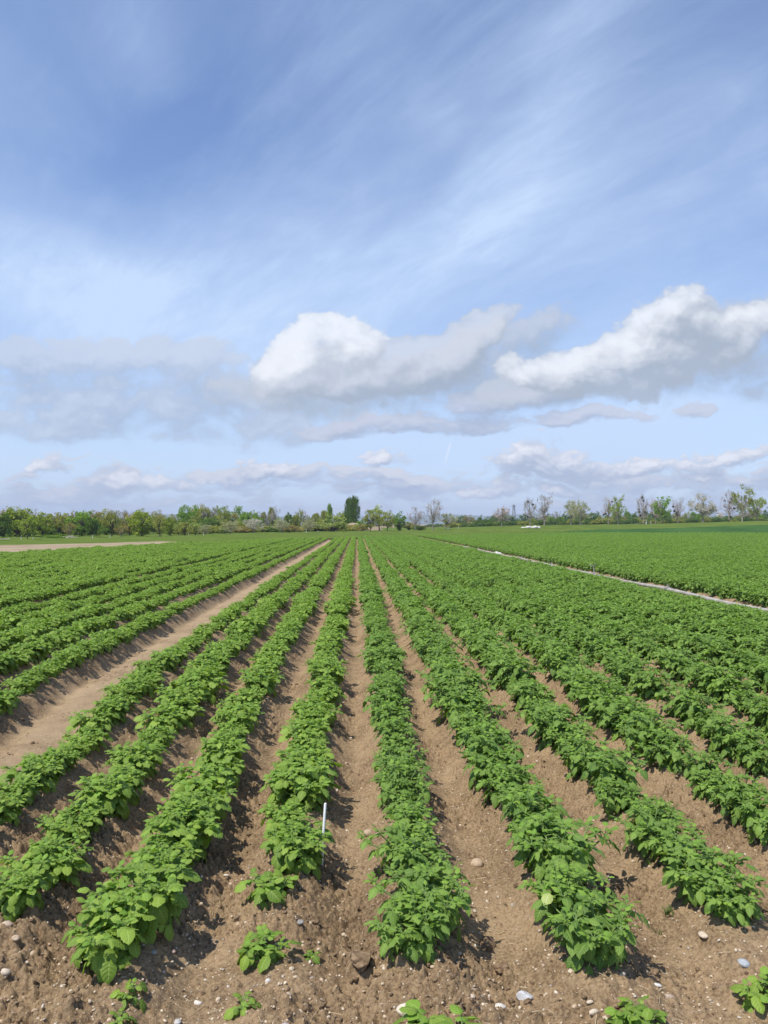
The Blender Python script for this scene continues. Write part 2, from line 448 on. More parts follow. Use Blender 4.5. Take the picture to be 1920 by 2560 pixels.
M['twig_pink'] = simple('twigs_reddish', (.34, .26, .21), (.45, .36, .30), 5, .9)


def crown_mat(name, c1, c2, trans=.25):
    return leaf_mat(name, c1, c2, (0, 0, 0), trans, .6, .2, False)


M['crown_green'] = crown_mat('crown_mid_green', (0.100, 0.185, 0.023), (0.253, 0.399, 0.045))
M['crown_dark'] = crown_mat('crown_dark_green', (0.053, 0.107, 0.020), (0.151, 0.244, 0.036))
M['crown_lime'] = crown_mat('crown_yellow_green', (0.175, 0.237, 0.025), (0.350, 0.421, 0.048))
M['crown_olive'] = crown_mat('crown_olive', (0.191, 0.205, 0.039), (0.365, 0.385, 0.074))
M['crown_pale'] = crown_mat('crown_pale_green', (0.224, 0.277, 0.075), (0.437, 0.490, 0.145))
M['crown_brown'] = crown_mat('crown_budding', (0.224, 0.182, 0.061), (0.408, 0.340, 0.115))
M['crown_white'] = crown_mat('crown_blossom', (.36, .33, .28), (.64, .60, .56))
M['crown_cream'] = crown_mat('crown_blossom_and_leaf', (.29, .30, .15), (.46, .45, .29))
M['mistle'] = crown_mat('mistletoe', (.020, .028, .012), (.04, .05, .02))
M['white'] = simple('white_plastic', (.72, .73, .73), (.80, .80, .79), 5, .45, .4)
M['black'] = simple('black_band', (.02, .02, .02), (.03, .03, .03), 5, .5)
M['reflector'] = simple('grey_reflector', (.45, .45, .45), (.55, .55, .55), 5, .3)
M['alu'] = simple('weathered_pipe', (.27, .245, .215), (.40, .37, .335), 3, .6, .4)
M['alu_dark'] = simple('pipe_coupling', (.16, .155, .15), (.26, .25, .24), 9, .55, .4)
M['sheet'] = simple('white_sheet', (.44, .43, .40), (.58, .56, .53), 3, .7, .2)
M['steel'] = simple('grey_steel', (.16, .17, .18), (.24, .25, .26), 3, .6)
M['wallw'] = simple('white_wall', (.68, .69, .70), (.76, .77, .77), 1, .7)
M['roof'] = simple('grey_roof', (.22, .22, .23), (.30, .30, .30), 1, .7)
M['grass'] = simple('verge_grass', (.075, .118, .024), (.115, .158, .036), .25, .95, .0, .6, 6)
M['grassblade'] = crown_mat('grass_blades', (.055, .115, .022), (.12, .19, .045))
M['crop'] = simple('young_cereal', (.036, .085, .026), (.056, .118, .034), .12, .95, .0, .6, 8)
M['bare'] = simple('bare_field_soil', (.24, .19, .13), (.33, .265, .185), .25, .95, .0, .5, 5)
M['roadm'] = simple('pale_road', (.40, .36, .30), (.48, .44, .37), .4, .9, .2)
M['hill'] = simple('far_hills', (.045, .075, .040), (.07, .10, .055), .002, .95, .05)

# ------------------------------------------------------------------ the land
SP, X0 = 0.725, -0.03
def row_x(k):
    x = X0 + SP * (k + .5)
    return x - (.30 if k <= -11 else 0) + (.32 if k <= -6 else 0) + {-5: .20, -4: .14, -3: .05}.get(k, 0) + (.10 if k >= 12 else 0)
def row_dx(k, y):
    return .075 * min(k, 3) * (1 - sstep(y, 4.0, 8.5)) if k >= 0 else 0 * y
NOROW = {-5, 11}
START = {-7: 6.2, -6: 5.9, -4: 4.7, -3: 4.08, -2: 3.66, -1: 4.56, 0: 3.66, 1: 3.70, 2: 3.95, 3: 4.3, 4: 4.9}
def row_start(k): return START.get(k, 4.6 + .12 * abs(k))
ENDX = np.array([-40, -25, -21.7, -17.2, -9, 0, 12, 38, 70, 140.]); ENDY = np.array([25, 36, 47, 71, 88, 99, 114, 136, 131, 120.])
def field_end(x): return np.interp(x, ENDX, ENDY)

# line of the country road behind the field, by bearing: distance and height
RPX = np.array([-2000, 0, 400, 640, 900, 1083, 1280, 1660, 1920, 4000.])
RD = np.array([90, 105, 120, 135, 150, 155, 165, 175, 175, 175.])
RPY = np.array([1360, 1352, 1344, 1336, 1331, 1328, 1318, 1311, 1304, 1304.])
RZ = H - (RPY - HY) * RD / FPX
RU = (RPX - HX) / FPX
def road_d(u): return np.interp(u, RU, RD)
def land(x, y):
    """height of the open land, without ridges"""
    yy = np.maximum(y, 1.0); u = np.clip(x / yy, RU[0], RU[-1])
    d = road_d(u); z = np.interp(u, RU, RZ); e = np.minimum(field_end(np.clip(x, -40, 140)) * .93, d - 8)
    t = sstep(y, e, d)
    back = 1 - sstep(y, d + 120, d + 500)
    return z * t * back * sstep(y, 30, 60) - .21 * (1 - sstep(y, 6.0, 10.0))


def lines(core0, core1, step, lo, hi, grow, cap0=None, capd=None):
    """grid lines: even between core0 and core1, widening outwards"""
    c = list(np.arange(core0, core1, step)); up = []; dn = []
    s = step; v = c[-1]
    while v < hi:
        s = s * grow
        if cap0 is not None and abs(v) < cap0: s = min(s, capd)
        v += s; up.append(v)
    s = step; v = c[0]
    while v > lo:
        s = s * grow
        if cap0 is not None and abs(v) < cap0: s = min(s, capd)
        v -= s; dn.append(v)
    return np.array(dn[::-1] + c + up)


GX = lines(-2.4, 2.5, .0085, -5500, 5500, 1.028, 10.5, .055)
GY = lines(2.8, 5.6, .0085, -60, 7000, 1.0105)
gx, gy = np.meshgrid(GX, GY, indexing='xy')         # [iy, ix]
ks = range(-15, 17)
ridge = np.zeros_like(gx)
for k in ks:
    if k in NOROW: continue
    dx = np.abs(gx - row_x(k) - row_dx(k, gy) - .012 * np.sin(gy * 1.3 + k) * (gy < 40))
    prof = sstep(dx, .36, .06) * (.6 if k == 10 else 1)
    fade = .30 + .70 * sstep(gy, row_start(k) - .9, row_start(k) + .05)
    ridge = np.maximum(ridge, prof * fade)
inside = (1 - sstep(gy, field_end(np.clip(gx, -40, 140)) - 1, field_end(np.clip(gx, -40, 140)) + 1)) * sstep(gy, -5, 1)
outer = sstep(np.abs(gx - .5), 8.5, 11)
rz_ = .155 * (ridge * (1 - outer) + .5 * outer) * inside
fe_ = field_end(np.clip(gx, -40, 140))
gz = land(gx, gy) + rz_ - .6 * sstep(gy, fe_ + 1.5, fe_ + 5) * sstep(gy, 30, 40)
near = (1 - sstep(gy, 14, 40)) * (1 - sstep(np.abs(gx), 9, 14)) * sstep(gy, 0, 2)
n1 = fbm(gx * 2.3, gy * 1.6, 3, 3) - .5; n2 = fbm(gx * 9, gy * 9, 3, 11) - .5
rough = sstep(fbm(gx * 1.4 + 5, gy * 1.4, 3, 23), .42, .62)
rough = np.maximum(rough, .5 * sstep(np.abs(ridge - .5), .4, .1))
track = np.exp(-((gx - row_x(-5) + .02) / .28) ** 2)
rough *= 1 - .35 * track
def cells(x, y, f, seed):
    """jittered cells: distance to the edge and a height for each cell"""
    x = x * f; y = y * f; ix = np.floor(x); iy = np.floor(y)
    d1 = np.full_like(x, 9.0); d2 = np.full_like(x, 9.0); hh_ = np.zeros_like(x)
    for a in (-1, 0, 1):
        for b in (-1, 0, 1):
            cx_ = ix + a; cy_ = iy + b
            d = np.hypot(cx_ + hash2(cx_, cy_, seed) - x, cy_ + hash2(cx_, cy_, seed + 9) - y)
            nearer = d < d1
            d2 = np.where(nearer, d1, np.minimum(d2, d)); hh_ = np.where(nearer, hash2(cx_, cy_, seed + 17), hh_); d1 = np.where(nearer, d, d1)
    return d2 - d1, hh_
J = slice(0, int(np.searchsorted(GY, 12))); I = slice(int(np.searchsorted(GX, -6)), int(np.searchsorted(GX, 6.5)))
sx_, sy_ = gx[J, I], gy[J, I]; wx_ = .02 * (fbm(sx_ * 22, sy_ * 22, 2, 71) - .5); wy_ = .02 * (fbm(sx_ * 22, sy_ * 22, 2, 73) - .5)
for f_, a_, sd_ in ((15, .020, 81), (34, .011, 83)):
    e_, h_ = cells(sx_ + wx_, sy_ + wy_, f_, sd_)
    gz[J, I] += (near * rough)[J, I] * a_ * ((h_ - .5) * 1.3 + sstep(e_, 0, .30) - .7)
rut = np.exp(-((gx - row_x(-5) + .27) / .11) ** 2) + np.exp(-((gx - row_x(-5) - .27) / .11) ** 2)
gz += near * (-.030 * rut + .014 * rut * np.sin(gy * 26 + gx * 9 + 3 * fbm(gx * 2, gy * 2, 2, 61)) * sstep(fbm(gx * .9, gy * .5, 2, 66), .38, .55))
gz += near * (n1 * .045 + n2 * .030 * (.4 + rough))
n3 = fbm(gx * 30, gy * 30, 3, 31); n4 = np.abs(fbm(gx * 17 + 3, gy * 17, 3, 41) - .5)
gz += near * ((n3 - .5) * .024 * (.35 + rough) + (.08 - np.minimum(n4, .08)) * -.20 * rough)
# crumbs and clods pressed into the surface
rc = np.random.default_rng(5)
def stamp(cx, cy, r, hgt, el, an):
    i0, i1 = np.searchsorted(GX, (cx - r * 1.5, cx + r * 1.5)); j0, j1 = np.searchsorted(GY, (cy - r * 1.5, cy + r * 1.5))
    if i1 - i0 < 2 or j1 - j0 < 2: return
    X = gx[j0:j1, i0:i1] - cx; Y = gy[j0:j1, i0:i1] - cy
    a = (X * cos(an) + Y * sin(an)) / r; b = (Y * cos(an) - X * sin(an)) / (r * el)
    w = np.clip(1 - (np.abs(a) ** 2.2 + np.abs(b) ** 2.2), 0, 1) ** .6 * (.55 + .9 * GN[j0:j1, i0:i1])
    gz[j0:j1, i0:i1] += w * hgt
GN = fbm(gx * 55, gy * 55, 2, 91)
NST = 15000
cx = rc.uniform(-3.2, 3.4, NST); cy = 2.8 + 6.2 * rc.random(NST) ** 1.7
rg = fbm(cx * 1.4 + 5, cy * 1.4, 3, 23)
for i in range(NST):
    big = rc.random() < .10
    if rg[i] < .43 and rc.random() < .75: continue
    r = rc.uniform(.022, .046) if big else rc.uniform(.008, .022)
    stamp(cx[i], cy[i], r, r * rc.uniform(.35, .8), rc.uniform(.6, 1), rc.uniform(0, pi))
# the dried crust slab lower left and the broken lumps in front of the rows
stamp((118 - HX) / FPX * 3.62, 3.62, .085, .03, .75, .2)
for q in [(900, 2395, .09, .045), (985, 2440, .08, .04), (830, 2430, .06, .035), (1040, 2420, .07, .04), (700, 2480, .08, .03), (560, 2350, .09, .02), (180, 2530, .06, .03), (60, 2500, .08, .03), (420, 2510, .07, .025)]:
    yq = FPX * (H + .15) / (q[1] - HY); xq = (q[0] - HX) / FPX * yq
    stamp(xq, yq, q[2], q[3], rc.uniform(.6, .9), rc.uniform(0, pi))

ny, nx = gx.shape
ii = (np.arange(ny - 1)[:, None] * nx + np.arange(nx - 1)[None, :]).ravel()
ground = obj('ground', mesh_np('ground', np.stack([gx, gy, gz], -1).reshape(-1, 3), np.stack([ii, ii + 1, ii + nx + 1, ii + nx], -1), M['soil']))
tag(ground, 'dry stony brown soil drawn up into long planting ridges', 'ground', None, 'structure')


def soil_z(x, y):
    x = np.asarray(x, float); y = np.asarray(y, float)
    i = np.clip(np.searchsorted(GX, x) - 1, 0, nx - 2); j = np.clip(np.searchsorted(GY, y) - 1, 0, ny - 2)
    fx = (x - GX[i]) / (GX[i + 1] - GX[i]); fy = (y - GY[j]) / (GY[j + 1] - GY[j])
    return (gz[j, i] * (1 - fx) + gz[j, i + 1] * fx) * (1 - fy) + (gz[j + 1, i] * (1 - fx) + gz[j + 1, i + 1] * fx) * fy


def at_px(px, py, z=None):
    """ground point seen at a photo pixel (near ground)"""
    zz = -.1 if z is None else z
    for _ in range(6):
        y = FPX * (H - zz) / (py - HY); x = (px - HX) / FPX * y
        if z is None: zz = float(soil_z(x, y))
    return x, y, zz


# ---- sheets beyond the potato field
def sheet(name, us, d0, d1, lift, mat, nrow, wob=0.0, wfreq=.6, seed=1):
    """a strip following the land between two distances given for each bearing"""
    u = np.linspace(us[0], us[1], int(us[2]))
    v = np.linspace(0, 1, nrow)
    D0, D1 = d0(u), d1(u)
    Y = D0[None, :] + (D1 - D0)[None, :] * v[:, None]; Xs = u[None, :] * Y
    Z = land(Xs, Y) + lift + wob * (fbm(Xs * wfreq, Y * wfreq, 4, seed, .6)) * np.sin(np.clip(v, .02, .98) * pi)[:, None] ** .3
    n = len(u); i = (np.arange(nrow - 1)[:, None] * n + np.arange(n - 1)[None, :]).ravel()
    return obj(name, mesh_np(name, np.stack([Xs, Y, Z], -1).reshape(-1, 3), np.stack([i, i + 1, i + n + 1, i + n], -1), mat))


def fe_u(u):      # end of the potato field along a bearing
    y = np.full_like(u, 100.0)
    for _ in range(40): y = .5 * y + .5 * field_end(np.clip(u * y, -40, 140))
    return y
UPX = lambda p: (p - HX) / FPX
BW = lambda u: np.interp(u, [UPX(-400), UPX(0), UPX(400), UPX(470)], [30, 27, 14, .6])
CW = lambda u: np.interp(u, [UPX(1392), UPX(1500), UPX(1920), UPX(2600)], [0, 9, 20, 20])
g1 = sheet('grass_verge', (UPX(-500), UPX(2600), 900), lambda u: fe_u(u) - .5 + np.where(u < UPX(470), BW(u) - .6, 0) + CW(u), lambda u: road_d(u) + 160, .10, M['grass'], 110, .22, .9, 3)
tag(g1, 'rough green grass verge along the far end of the field', 'grass', None, 'structure')
b1 = sheet('bare_field', (UPX(-400), UPX(470), 200), lambda u: fe_u(u) + .2, lambda u: fe_u(u) + BW(u), .16, M['bare'], 14, .12, .5, 4)
tag(b1, 'bare tan strip of tilled soil at the left far edge', 'field', None, 'structure')
c1 = sheet('cereal_field', (UPX(1392), UPX(2600), 700), lambda u: fe_u(u) + .2, lambda u: CW(u) + 1 + fe_u(u), .18, M['crop'], 70, .30, 2.2, 5)
tag(c1, 'dark green young cereal field below the road at right', 'field', None, 'structure')
r1 = sheet('road', (UPX(1400), UPX(2600), 260), lambda u: road_d(u) + 1.0, lambda u: road_d(u) + 5.5, .55, M['roadm'], 6)
tag(r1, 'pale road running past the roadside trees', 'road', None, 'structure')
r2 = sheet('road', (UPX(-400), UPX(40), 60), lambda u: road_d(u) - 5, lambda u: road_d(u) - 2.5, .34, M['roadm'], 4)
tag(r2, 'short pale stretch of road at the left edge', 'road', None, 'structure')

# far hills
hp = np.linspace(-300, 2300, 300); hu = UPX(hp)
hh = 42 + 45 * fbm(hp / 420, hp * 0 + 2, 5, 77, .5)
hh *= 1.0 + .35 * sstep(hp, 900, 1400)
rows = []
for k, (dd, f) in enumerate([(4400, 0), (4800, .45), (5200, .85), (5600, 1.0), (6100, .8), (6800, 0)]):
    rows.append(np.stack([hu * dd, np.full_like(hu, dd), -2 + hh * f * (1 + .12 * np.sin(hp / 37 + k))], -1))
n = len(hp); i = (np.arange(5)[:, None] * n + np.arange(n - 1)[None, :]).ravel()
tag(obj('hills', mesh_np('hills', np.concatenate(rows), np.stack([i, i + 1, i + n + 1, i + n], -1), M['hill'])), 'blue far-off range of hills on the horizon', 'hills', None, 'structure')

# ------------------------------------------------------------------ potato plants
def leaflets(O, Fd, Nn, L, W, droop, fold, pointed, nu=6, nv=4):
    """many leaflets in one go: origin, forward, normal, length, half width"""
    O, Fd, Nn = (np.asarray(a, float) for a in (O, Fd, Nn))
    L, W, droop, fold = (np.asarray(a, float)[:, None, None] for a in (L, W, droop, fold))
    Fd = Fd / np.linalg.norm(Fd, axis=1)[:, None]
    Sd = np.cross(Fd, Nn); Sd /= np.linalg.norm(Sd, axis=1)[:, None] + 1e-9
    Nn = np.cross(Sd, Fd)
    t = np.linspace(0, 1, nu + 1)[None, :, None]; s = np.linspace(-1, 1, nv + 1)[None, None, :]
    if pointed: w = np.sin(pi * t ** .78) ** .85 * (1 - .10 * t)
    else: w = np.sin(pi * t ** .86) ** .62
    w = np.maximum(w, .02)
    x = s * w * W
    y = (t - .06 * np.abs(s) * (1 - t)) * L
    ph = rng.uniform(0, 6, (len(O), 1, 1))
    z = fold * np.abs(x) - droop * L * t ** 2 - .9 * x * x / np.maximum(W, 1e-4) * .5 + .11 * W * np.sin(t * 15 + ph + 1.2 * s) * np.abs(s) ** .7
    P = O[:, None, None] + Sd[:, None, None] * x[..., None] + Fd[:, None, None] * y[..., None] + Nn[:, None, None] * z[..., None]
    m = (nu + 1) * (nv + 1)
    f = np.array([[a * (nv + 1) + b, a * (nv + 1) + b + 1, (a + 1) * (nv + 1) + b + 1, (a + 1) * (nv + 1) + b] for a in range(nu) for b in range(nv)])
    F = (f[None] + (np.arange(len(O)) * m)[:, None, None]).reshape(-1, 4)
    uv = np.stack(np.broadcast_arrays((s + 1) / 2, t), -1).reshape(1, m, 2).repeat(len(O), 0).reshape(-1, 2)
    return P.reshape(-1, 3), F, uv


def unit(v): return v / (np.linalg.norm(v) + 1e-9)


def plant_meshes(tagname, seed, pointed, nst=7, height=.27, spread=.23, size=1.0, leaf=.075, nl=7, tip=6):
    r = np.random.default_rng(seed)
    old, young, stem = [], [], Geo()
    up = np.array([0, 0, 1.0])
    def compound(p0, az, el, ln, lf, lst, npair, dr):
        """one compound leaf: arching stalk, side leaflets in pairs, a bigger end leaflet"""
        out = np.array([cos(az), sin(az), 0])
        pts = [p0]; e = el; k = 5
        for q in range(k):
            d = out * cos(e) + up * sin(e); pts.append(pts[-1] + d * ln / k); e -= dr / k
        pts = np.array(pts)
        stem.tube(pts, np.linspace(.0022, .0012, k + 1), 4, False)
        side = np.cross(out, up)
        for q in range(npair):
            a = .45 + .38 * q / max(1, npair - 1) if npair > 1 else .62
            f = a * k; i = int(f); pt = pts[i] + (pts[min(i + 1, k)] - pts[i]) * (f - i)
            d = unit(pts[min(i + 1, k)] - pts[i])
            nn = unit(np.cross(side, d)); nn = nn if nn[2] > 0 else -nn
            for sg in (-1, 1):
                fd = unit(d * .55 + side * sg * 1.0 + up * r.uniform(-.35, .05))
                nl = unit(nn + side * sg * .35 + out * .25 + r.normal(0, .25, 3))
                l = lf * r.uniform(.62, .85) * (.8 + .2 * q)
                lst.append((pt, fd, nl, l, l * (.37 if pointed else .42), r.uniform(.15, .45), r.uniform(.15, .5)))
        d = unit(pts[-1] - pts[-2]); nn = np.cross(side, d); nn = unit(nn if nn[2] > 0 else -nn)
        l = lf * r.uniform(.95, 1.22)
        lst.append((pts[-1], unit(d + r.normal(0, .12, 3)), unit(nn + out * .2 + r.normal(0, .25, 3)), l, l * (.37 if pointed else .43), r.uniform(.2, .6), r.uniform(.12, .45)))
    for sI in range(nst):
        az = sI * 2.4 + r.uniform(-.4, .4)
        lean = 0.1 if sI == 0 else r.uniform(.35, 1.0)
        hz = height * (1.0 - .32 * lean) * r.uniform(.78, 1.05); sp = spread * lean * r.uniform(.75, 1.1)
        P = [np.array([cos(az), sin(az), 0]) * .03 * lean + up * -.03]
        for q in range(1, 6):
            a = q / 5
            P.append(np.array([cos(az) * (.03 * lean + sp * a ** 1.25), sin(az) * (.03 * lean + sp * a ** 1.25), hz * (a ** .85)]) + r.normal(0, .004, 3))
        P = np.array(P)
        stem.tube(P, np.linspace(.0055, .003, 6), 5, False)
        for q in range(nl):
            a = .30 + .64 * q / max(1, nl - 1); f = a * 5; i = min(int(f), 4); p0 = P[i] + (P[i + 1] - P[i]) * (f - i)
            la = az + q * 2.40 + r.uniform(-.4, .4)
            # keep leaves away from the middle of the clump
            o = p0[:2] + .03 * np.array([cos(la), sin(la)])
            el = .05 + .75 * (a - .3) / .64 + r.uniform(-.15, .25)
            ln = (.108 - .05 * (a - .3)) * r.uniform(.8, 1.15) * size
            compound(p0, la, el, ln, leaf * size * (1.12 - .25 * (a - .3)) * r.uniform(.85, 1.12), old, 2 if r.random() < .75 and nl > 4 else 1, r.uniform(.9, 1.7))
        for q in range(tip):
            la = q * 2.4 + r.uniform(0, 1)
            lst = young if q > 1 else old
            compound(P[-1], la, r.uniform(.55, 1.2), .05 * size * r.uniform(.6, 1.1), leaf * size * r.uniform(.42, .70) * (.75 if q > 3 else 1), lst, 1, r.uniform(.3, .9))
    def make(lst, nm, mat):
        a = [np.array([q[i] for q in lst]) for i in range(7)]
        V, F, uv = leaflets(*a, pointed)
        return mesh_np(nm, V, F, mat, uv)
    return (make(old, 'foliage', M['leaf_point' if pointed else 'leaf_round']), make(young, 'young_leaves', M['young']), stem.mesh('stem', M['stem']))


VAR = [plant_meshes('r', 100 + i, False, 11, .180 + .012 * i, .185, .86, .066) for i in range(4)] + \
      [plant_meshes('p', 200 + i, True, 12, .205 + .012 * i, .185, .86, .062) for i in range(4)]
SMALL = [plant_meshes('s', 300 + i, False, 5, .085, .10, .80, .088, 4, 4) for i in range(3)]
TINY = [plant_meshes('t', 400 + i, False, 2, .04, .03, .52, .085, 3, 3) for i in range(2)]

ORD = ['', 'first', 'second', 'third', 'fourth', 'fifth', 'sixth', 'seventh', 'eighth', 'ninth', 'tenth', 'eleventh', 'twelfth', 'thirteenth', 'fourteenth', 'fifteenth', 'sixteenth', 'seventeenth', 'eighteenth', 'nineteenth']
TENS = {2: 'twent', 3: 'thirt', 4: 'fort', 5: 'fift', 6: 'sixt', 7: 'sevent'}
def ordinal(n):
    if n < 20: return ORD[n]
    t, u = divmod(n, 10)
    return TENS[t] + ('ieth' if u == 0 else 'y-' + ORD[u])
def row_name(k):
    if k == -1: return "the white stick's row"
    if k >= 0: return 'the ' + ordinal(k + 1) + ' row right of the white stick'
    if k in (-2, -3): return 'the ' + ordinal(-1 - k) + ' row left of the white stick'
    if k == -4: return 'the row just right of the bare track'
    if k == -6: return 'the row just left of the bare track'
    return 'the ' + ordinal(-5 - k) + ' row left of the bare track'

pts = []      # k, index, x, y, scale, variant, rz
rp = np.random.default_rng(21)
for k in range(-46, 130):
    if k in NOROW: continue
    x = row_x(k)
    y = row_start(k); n = 0
    yend = float(field_end(np.clip(x, -40, 140)))
    while y < yend:
        step = .30 if y < 30 else .36
        px = HX + FPX * (x / y)
        if -60 < px < 1980 or y < 9:
            sc = rp.normal(1.0, .13)
            sc *= (.92 if k < 0 else 1.05) + .10 * float(sstep(np.array(y), 5, 11)) + (.10 * float(sstep(np.array(y), 4.5, 8)) if k >= 1 else 0) + .06 * float(sstep(np.array(k), 2, 7))
            if k in (-4, -6): sc *= .82
            if k == 10: sc *= .74
            sc *= 1.0 + .22 * (fbm(np.array([x * .5]), np.array([y * .35]), 2, 55)[0] - .5) * 2
            v = int(rp.integers(0, 4)) + (4 if k >= 0 else 0)
            n += 1
            pts.append([k, n, x + float(row_dx(k, np.array(y))) + rp.normal(0, .035), y + rp.normal(0, .04), float(np.clip(sc, .7, 1.5)), v, rp.uniform(0, 2 * pi)])
        y += step * rp.uniform(.85, 1.15)
        if rp.random() < .012 and y > 6: y += .3
P = np.array([[p[2], p[3]] for p in pts])
pz = soil_z(P[:, 0], P[:, 1])
pxx = HX + FPX * P[:, 0] / P[:, 1]
inview = (pxx > -40) & (pxx < 1960)
order = np.argsort(np.where(inview, np.hypot(P[:, 0], P[:, 1]), 1e9))
NEAR = [i for i in order[:282] if inview[i]]
near_set = set(NEAR)
cnt = {}
protos = {}
def put_plant(meshes, x, y, z, sc, rz, label, key, group='potato plants in the near rows'):
    t = thing('potato_plant', label, 'potato plant', (x, y, z - .012), rz, group, (sc, sc, sc))
    if key not in protos:
        ch = [obj(nm, me, t) for nm, me in zip(('foliage', 'young_leaves', 'stem'), meshes)]
        protos[key] = ch
    else:
        for c in protos[key]:
            d = c.copy(); COL.objects.link(d); d.parent = t
    return t
for i in sorted(NEAR, key=lambda i: (pts[i][0], pts[i][3])):
    k, n, x, y, sc, v, rz = pts[i]
    cnt[k] = cnt.get(k, 0) + 1
    look = 'bushy pointed-leaf' if v >= 4 else 'low round-leaf'
    t = put_plant(VAR[v], x, y, float(pz[i]), sc, rz, f'{look} potato plant, {ordinal(cnt[k])} in view along {row_name(k)}', v)
    if k == 1 and cnt[k] == 2:
        V_, F_, uv_ = leaflets([[-.13, -.12, .17]], [[-.5, -.75, -.1]], [[-.2, -.5, .8]], [.060], [.026], [.4], [.2], False)
        q = obj('yellowed_leaf', mesh_np('yellowed_leaf', V_, F_, M['sick'], uv_), t); q['label'] = 'yellow and cream withered leaf'
        q.rotation_euler = (0, 0, -rz)

# single plants in front of the rows
def solo(px, py, meshes, key, sc, label, z=None):
    x, y, zz = at_px(px, py)
    return put_plant(meshes, x, y, zz, sc, px * .37, label, key, None)
solo(677, 2222, SMALL[0], 's0', 1.15, 'medium potato plant standing alone in front of the white stick row')
solo(665, 2372, SMALL[1], 's1', .95, 'small potato plant alone on soil nearer than the medium lone plant')
solo(782, 2388, TINY[0], 't0', .75, 'tiny seedling right of the small lone potato plant')
solo(617, 2500, TINY[1], 't1', 1.25, 'small dark seedling on cracked soil at bottom left of centre')
solo(345, 2470, TINY[0], 't0', 1.15, 'upper of two seedlings below the left front row end')
solo(312, 2516, TINY[1], 't1', .95, 'lower of two seedlings below the left front row end')
solo(1078, 2625, SMALL[0], 's0', 1.5, 'potato plant cut by the bottom edge beside a cream stone')
solo(1590, 2580, SMALL[0], 's0', .95, 'small pale potato plant at bottom edge right of centre')
solo(1925, 2502, SMALL[2], 's2', .85, 'small potato plant at the lower right corner')


def scatter(name, loc, scl, rot, idx, lists, label, cat, kind='stuff'):
    """one object: points that carry copies of the given meshes"""
    me = bpy.data.meshes.new(name); n = len(loc)
    me.vertices.add(n); me.vertices.foreach_set('co', np.asarray(loc, np.float32).ravel())
    for nm, typ, dat, key in (('s_scale', 'FLOAT_VECTOR', scl, 'vector'), ('s_rot', 'FLOAT_VECTOR', rot, 'vector'), ('s_idx', 'INT', idx, 'value')):
        a = me.attributes.new(nm, typ, 'POINT')
        a.data.foreach_set(key, np.asarray(dat, np.int32 if typ == 'INT' else np.float32).ravel())
    o = obj(name, me); tag(o, label, cat, None, kind)
    ng = bpy.data.node_groups.new(name + '_scatter', 'GeometryNodeTree')
    ng.interface.new_socket('Geometry', in_out='INPUT', socket_type='NodeSocketGeometry')
    ng.interface.new_socket('Geometry', in_out='OUTPUT', socket_type='NodeSocketGeometry')
    gi = ng.nodes.new('NodeGroupInput'); go = ng.nodes.new('NodeGroupOutput')
    def attr(nm, typ):
        a = ng.nodes.new('GeometryNodeInputNamedAttribute'); a.data_type = typ; a.inputs['Name'].default_value = nm
        return a.outputs['Attribute']
    e2r = ng.nodes.new('FunctionNodeEulerToRotation'); ng.links.new(attr('s_rot', 'FLOAT_VECTOR'), e2r.inputs[0])
    sc_ = attr('s_scale', 'FLOAT_VECTOR'); ix_ = attr('s_idx', 'INT')
    jo = ng.nodes.new('GeometryNodeJoinGeometry')
    for L in lists:
        j = ng.nodes.new('GeometryNodeJoinGeometry')
        for q in reversed(L):
            oi = ng.nodes.new('GeometryNodeObjectInfo'); oi.transform_space = 'ORIGINAL'; oi.inputs['Object'].default_value = q; oi.inputs['As Instance'].default_value = True
            ng.links.new(oi.outputs['Geometry'], j.inputs[0])
        ip = ng.nodes.new('GeometryNodeInstanceOnPoints'); ip.inputs['Pick Instance'].default_value = True
        ng.links.new(gi.outputs[0], ip.inputs['Points']); ng.links.new(j.outputs[0], ip.inputs['Instance'])
        ng.links.new(ix_, ip.inputs['Instance Index']); ng.links.new(e2r.outputs[0], ip.inputs['Rotation']); ng.links.new(sc_, ip.inputs['Scale'])
        ng.links.new(ip.outputs[0], jo.inputs[0])
    ng.links.new(jo.outputs[0], go.inputs[0])
    md = o.modifiers.new('scatter', 'NODES'); md.node_group = ng
    return o


for v in range(8):
    assert v in protos, v
far = [i for i in range(len(pts)) if i not in near_set]
fl = np.array([[pts[i][2], pts[i][3], pz[i] - .012] for i in far])
fs = np.array([[pts[i][4]] * 3 for i in far]); fr = np.array([[0, 0, pts[i][6]] for i in far]); fi = np.array([pts[i][5] for i in far])
scatter('potato_crop', fl, fs, fr, fi, [[protos[v][0] for v in range(8)], [protos[v][1] for v in range(8)]],
        'close rows of green potato plants running on to the far end of the field', 'potato crop')
print('plants', len(pts))

